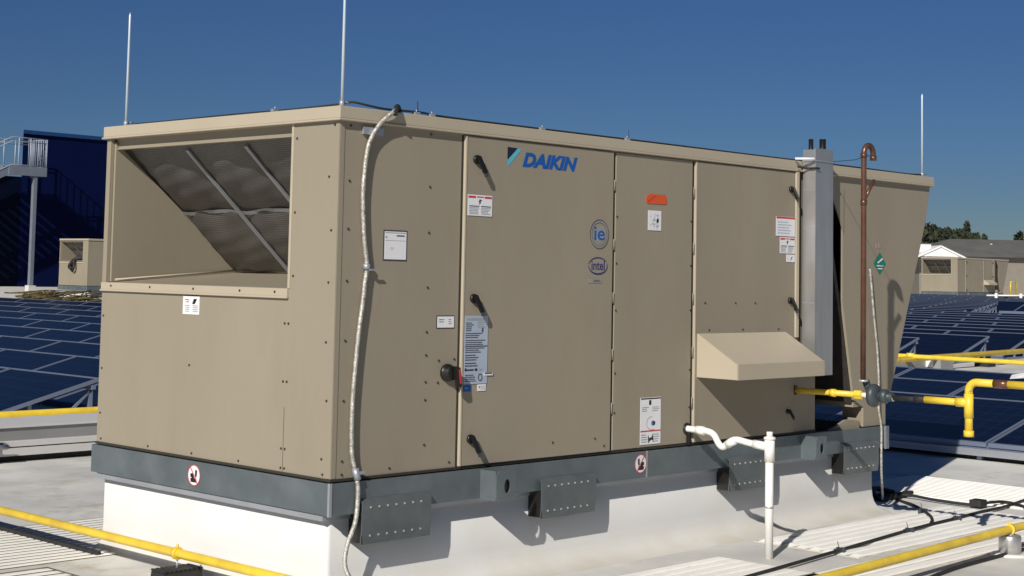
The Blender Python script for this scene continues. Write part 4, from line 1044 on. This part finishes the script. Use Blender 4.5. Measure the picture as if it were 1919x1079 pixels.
# white gable
m = MB(); gb = [(-.9, EZ-.05), (2.2, EZ-.05), (.65, EZ+.62)]
n = 3; vs = [HP(a, -1.6, b) for a, b in gb]+[HP(a, 1.5, b) for a, b in gb]
m.add(vs, [(0, 1, 2), (5, 4, 3), (0, 3, 4, 1), (1, 4, 5, 2), (2, 5, 3, 0)]); m.build('gable', TRIM, t)
m = MB()
for s0, s1 in (((-1.25, EZ-.1), (.65, EZ+.78)), ((.65, EZ+.78), (2.55, EZ-.1))):
    a = HP(s0[0], -1.7, s0[1]); b = HP(s1[0], -1.7, s1[1]); c = HP(s1[0], 1.5, s1[1]); d = HP(s0[0], 1.5, s0[1]); m.slab(a, b, c, d, .12)
m.build('gable_rake', TRIM, t)
m = MB(); hbox(m, -.95, -.5, EZ+.25, .25, .6, EZ+.85); m.tube([HP(-.7, 0, EZ-.2), HP(-.7, 0, EZ+.3)], .1, 6); m.tube([HP(0, 0, EZ-.2), HP(0, 0, EZ+.3)], .1, 6)
m.build('roof_box', TRIM, t)

def leaf_cluster(m, c, rad, n, s):
    for _ in range(n):
        while True:
            p = Vector((random.uniform(-1, 1), random.uniform(-1, 1), random.uniform(-1, 1)))
            if .35 < p.length < 1: break
        q = Vector(c)+Vector((p.x*rad[0], p.y*rad[1], p.z*rad[2]))
        a = Vector((random.gauss(0, 1), random.gauss(0, 1), random.gauss(0, 1))).normalized(); b = a.orthogonal().normalized()*s*random.uniform(.6, 1.5); a = a*s*random.uniform(.5, 1.2)
        m.add([q-a-b*.5, q+a-b*.3, q+a*.6+b, q-a*.7+b*.6], [(0, 1, 2, 3)])
def tree(px, d, ztop, rx, label, n=900, conifer=False, zb_=-9):
    x, y = H(px, d)
    t = root('conifer_tree' if conifer else 'tree', (x, y, zb_), label, 'tree', 'trees on the right-hand horizon')
    m = MB(); m.tube([(x, y, zb_), (x, y, ztop-3), (x+.3, y, ztop-1)], [.45, .3, .1], 8)
    for k in range(5):
        a = k*1.3; m.tube([(x, y, ztop-4.6), (x+rx*.5*math.cos(a), y+rx*.5*math.sin(a), ztop-2)], [.2, .06], 6)
    m.build('trunk', BARK, t)
    m = MB()
    if conifer:
        for k in range(16):
            f_ = k/15; r_ = rx*(1-f_)+.12; leaf_cluster(m, (x, y, ztop-6*(1-f_)), (r_, r_, .5), 34, .28)
    else:
        for k in range(9):
            a = random.uniform(0, 6.28); r_ = random.random()**.5*rx*.62
            leaf_cluster(m, (x+r_*math.cos(a), y+r_*math.sin(a), ztop-1.9-random.random()*1.6), (rx*.48, rx*.48, 1.8), n//6, .29)
    m.build('crown', LEAF, t)
tree(1768, 128, 6.2, 3.4, 'large round dark tree above the left end of the grey roof', 3600)
tree(1745, 132, 6.3, 2.6, 'dark tree partly behind the condenser edge', 2200)
tree(1795, 131, 6.0, 2.2, 'round dark tree on the right shoulder of the big one', 2000)
tree(1818, 136, 5.4, 1.5, 'small sloping tree right of the big round ones', 900)
tree(1812, 134, 6.0, .8, 'thin pointed tree behind the small sloping one', conifer=True)
for px, zt, r_, lab in ((1904, 5.1, .7, 'small pointed tree above the right end of the roof, left of the pair'), (1911, 5.5, .8, 'taller pointed tree of the pair above the right end of the roof'), (1830, 5.3, .6, 'low pointed tree just right of the sloping one'), (1845, 5.0, .6, 'tiny pointed tree top above the middle of the roof')):
    tree(px, 137, zt, r_, lab, conifer=True)
m = MB()
for k in range(60):
    px = 1700+k*5; x, y = H(px, 175); leaf_cluster(m, (x, y, 3.2), (2.6, 2.6, 2.0+random.random()), 60, .5)
tag(m.build('distant_woodland', LEAF), 'low dark tree line on the horizon', kind='stuff')
# pale gas riser in front of the far unit
x0, y0 = H(1848, 80); x1, y1 = H(1960, 80); zz = zr(x0)
t = root('gas_riser', (x0, y0, zz), 'pale yellow pipe on white posts in front of the distant right unit', 'gas pipe')
m = MB(); m.tube([(x0, y0, zz+.62), (x1, y1, zz+.66)], .045, 8); m.build('riser_pipe', WHITEP, t)
for px in (1866, 1912):
    a, b = H(px, 79.8); m = MB(); m.tube([(a, b, zz), (a, b, zz+.75)], .08, 8); m.build('post', WHITEP, t)
a, b = H(1893, 80); c, d = H(1904, 80)
m = MB(); m.tube([(a, b, zz+.6), (a, b, zz+1.35), (c, d, zz+1.35), (c, d, zz+.6)], .035, 8); m.build('riser_loop', YEL, t)
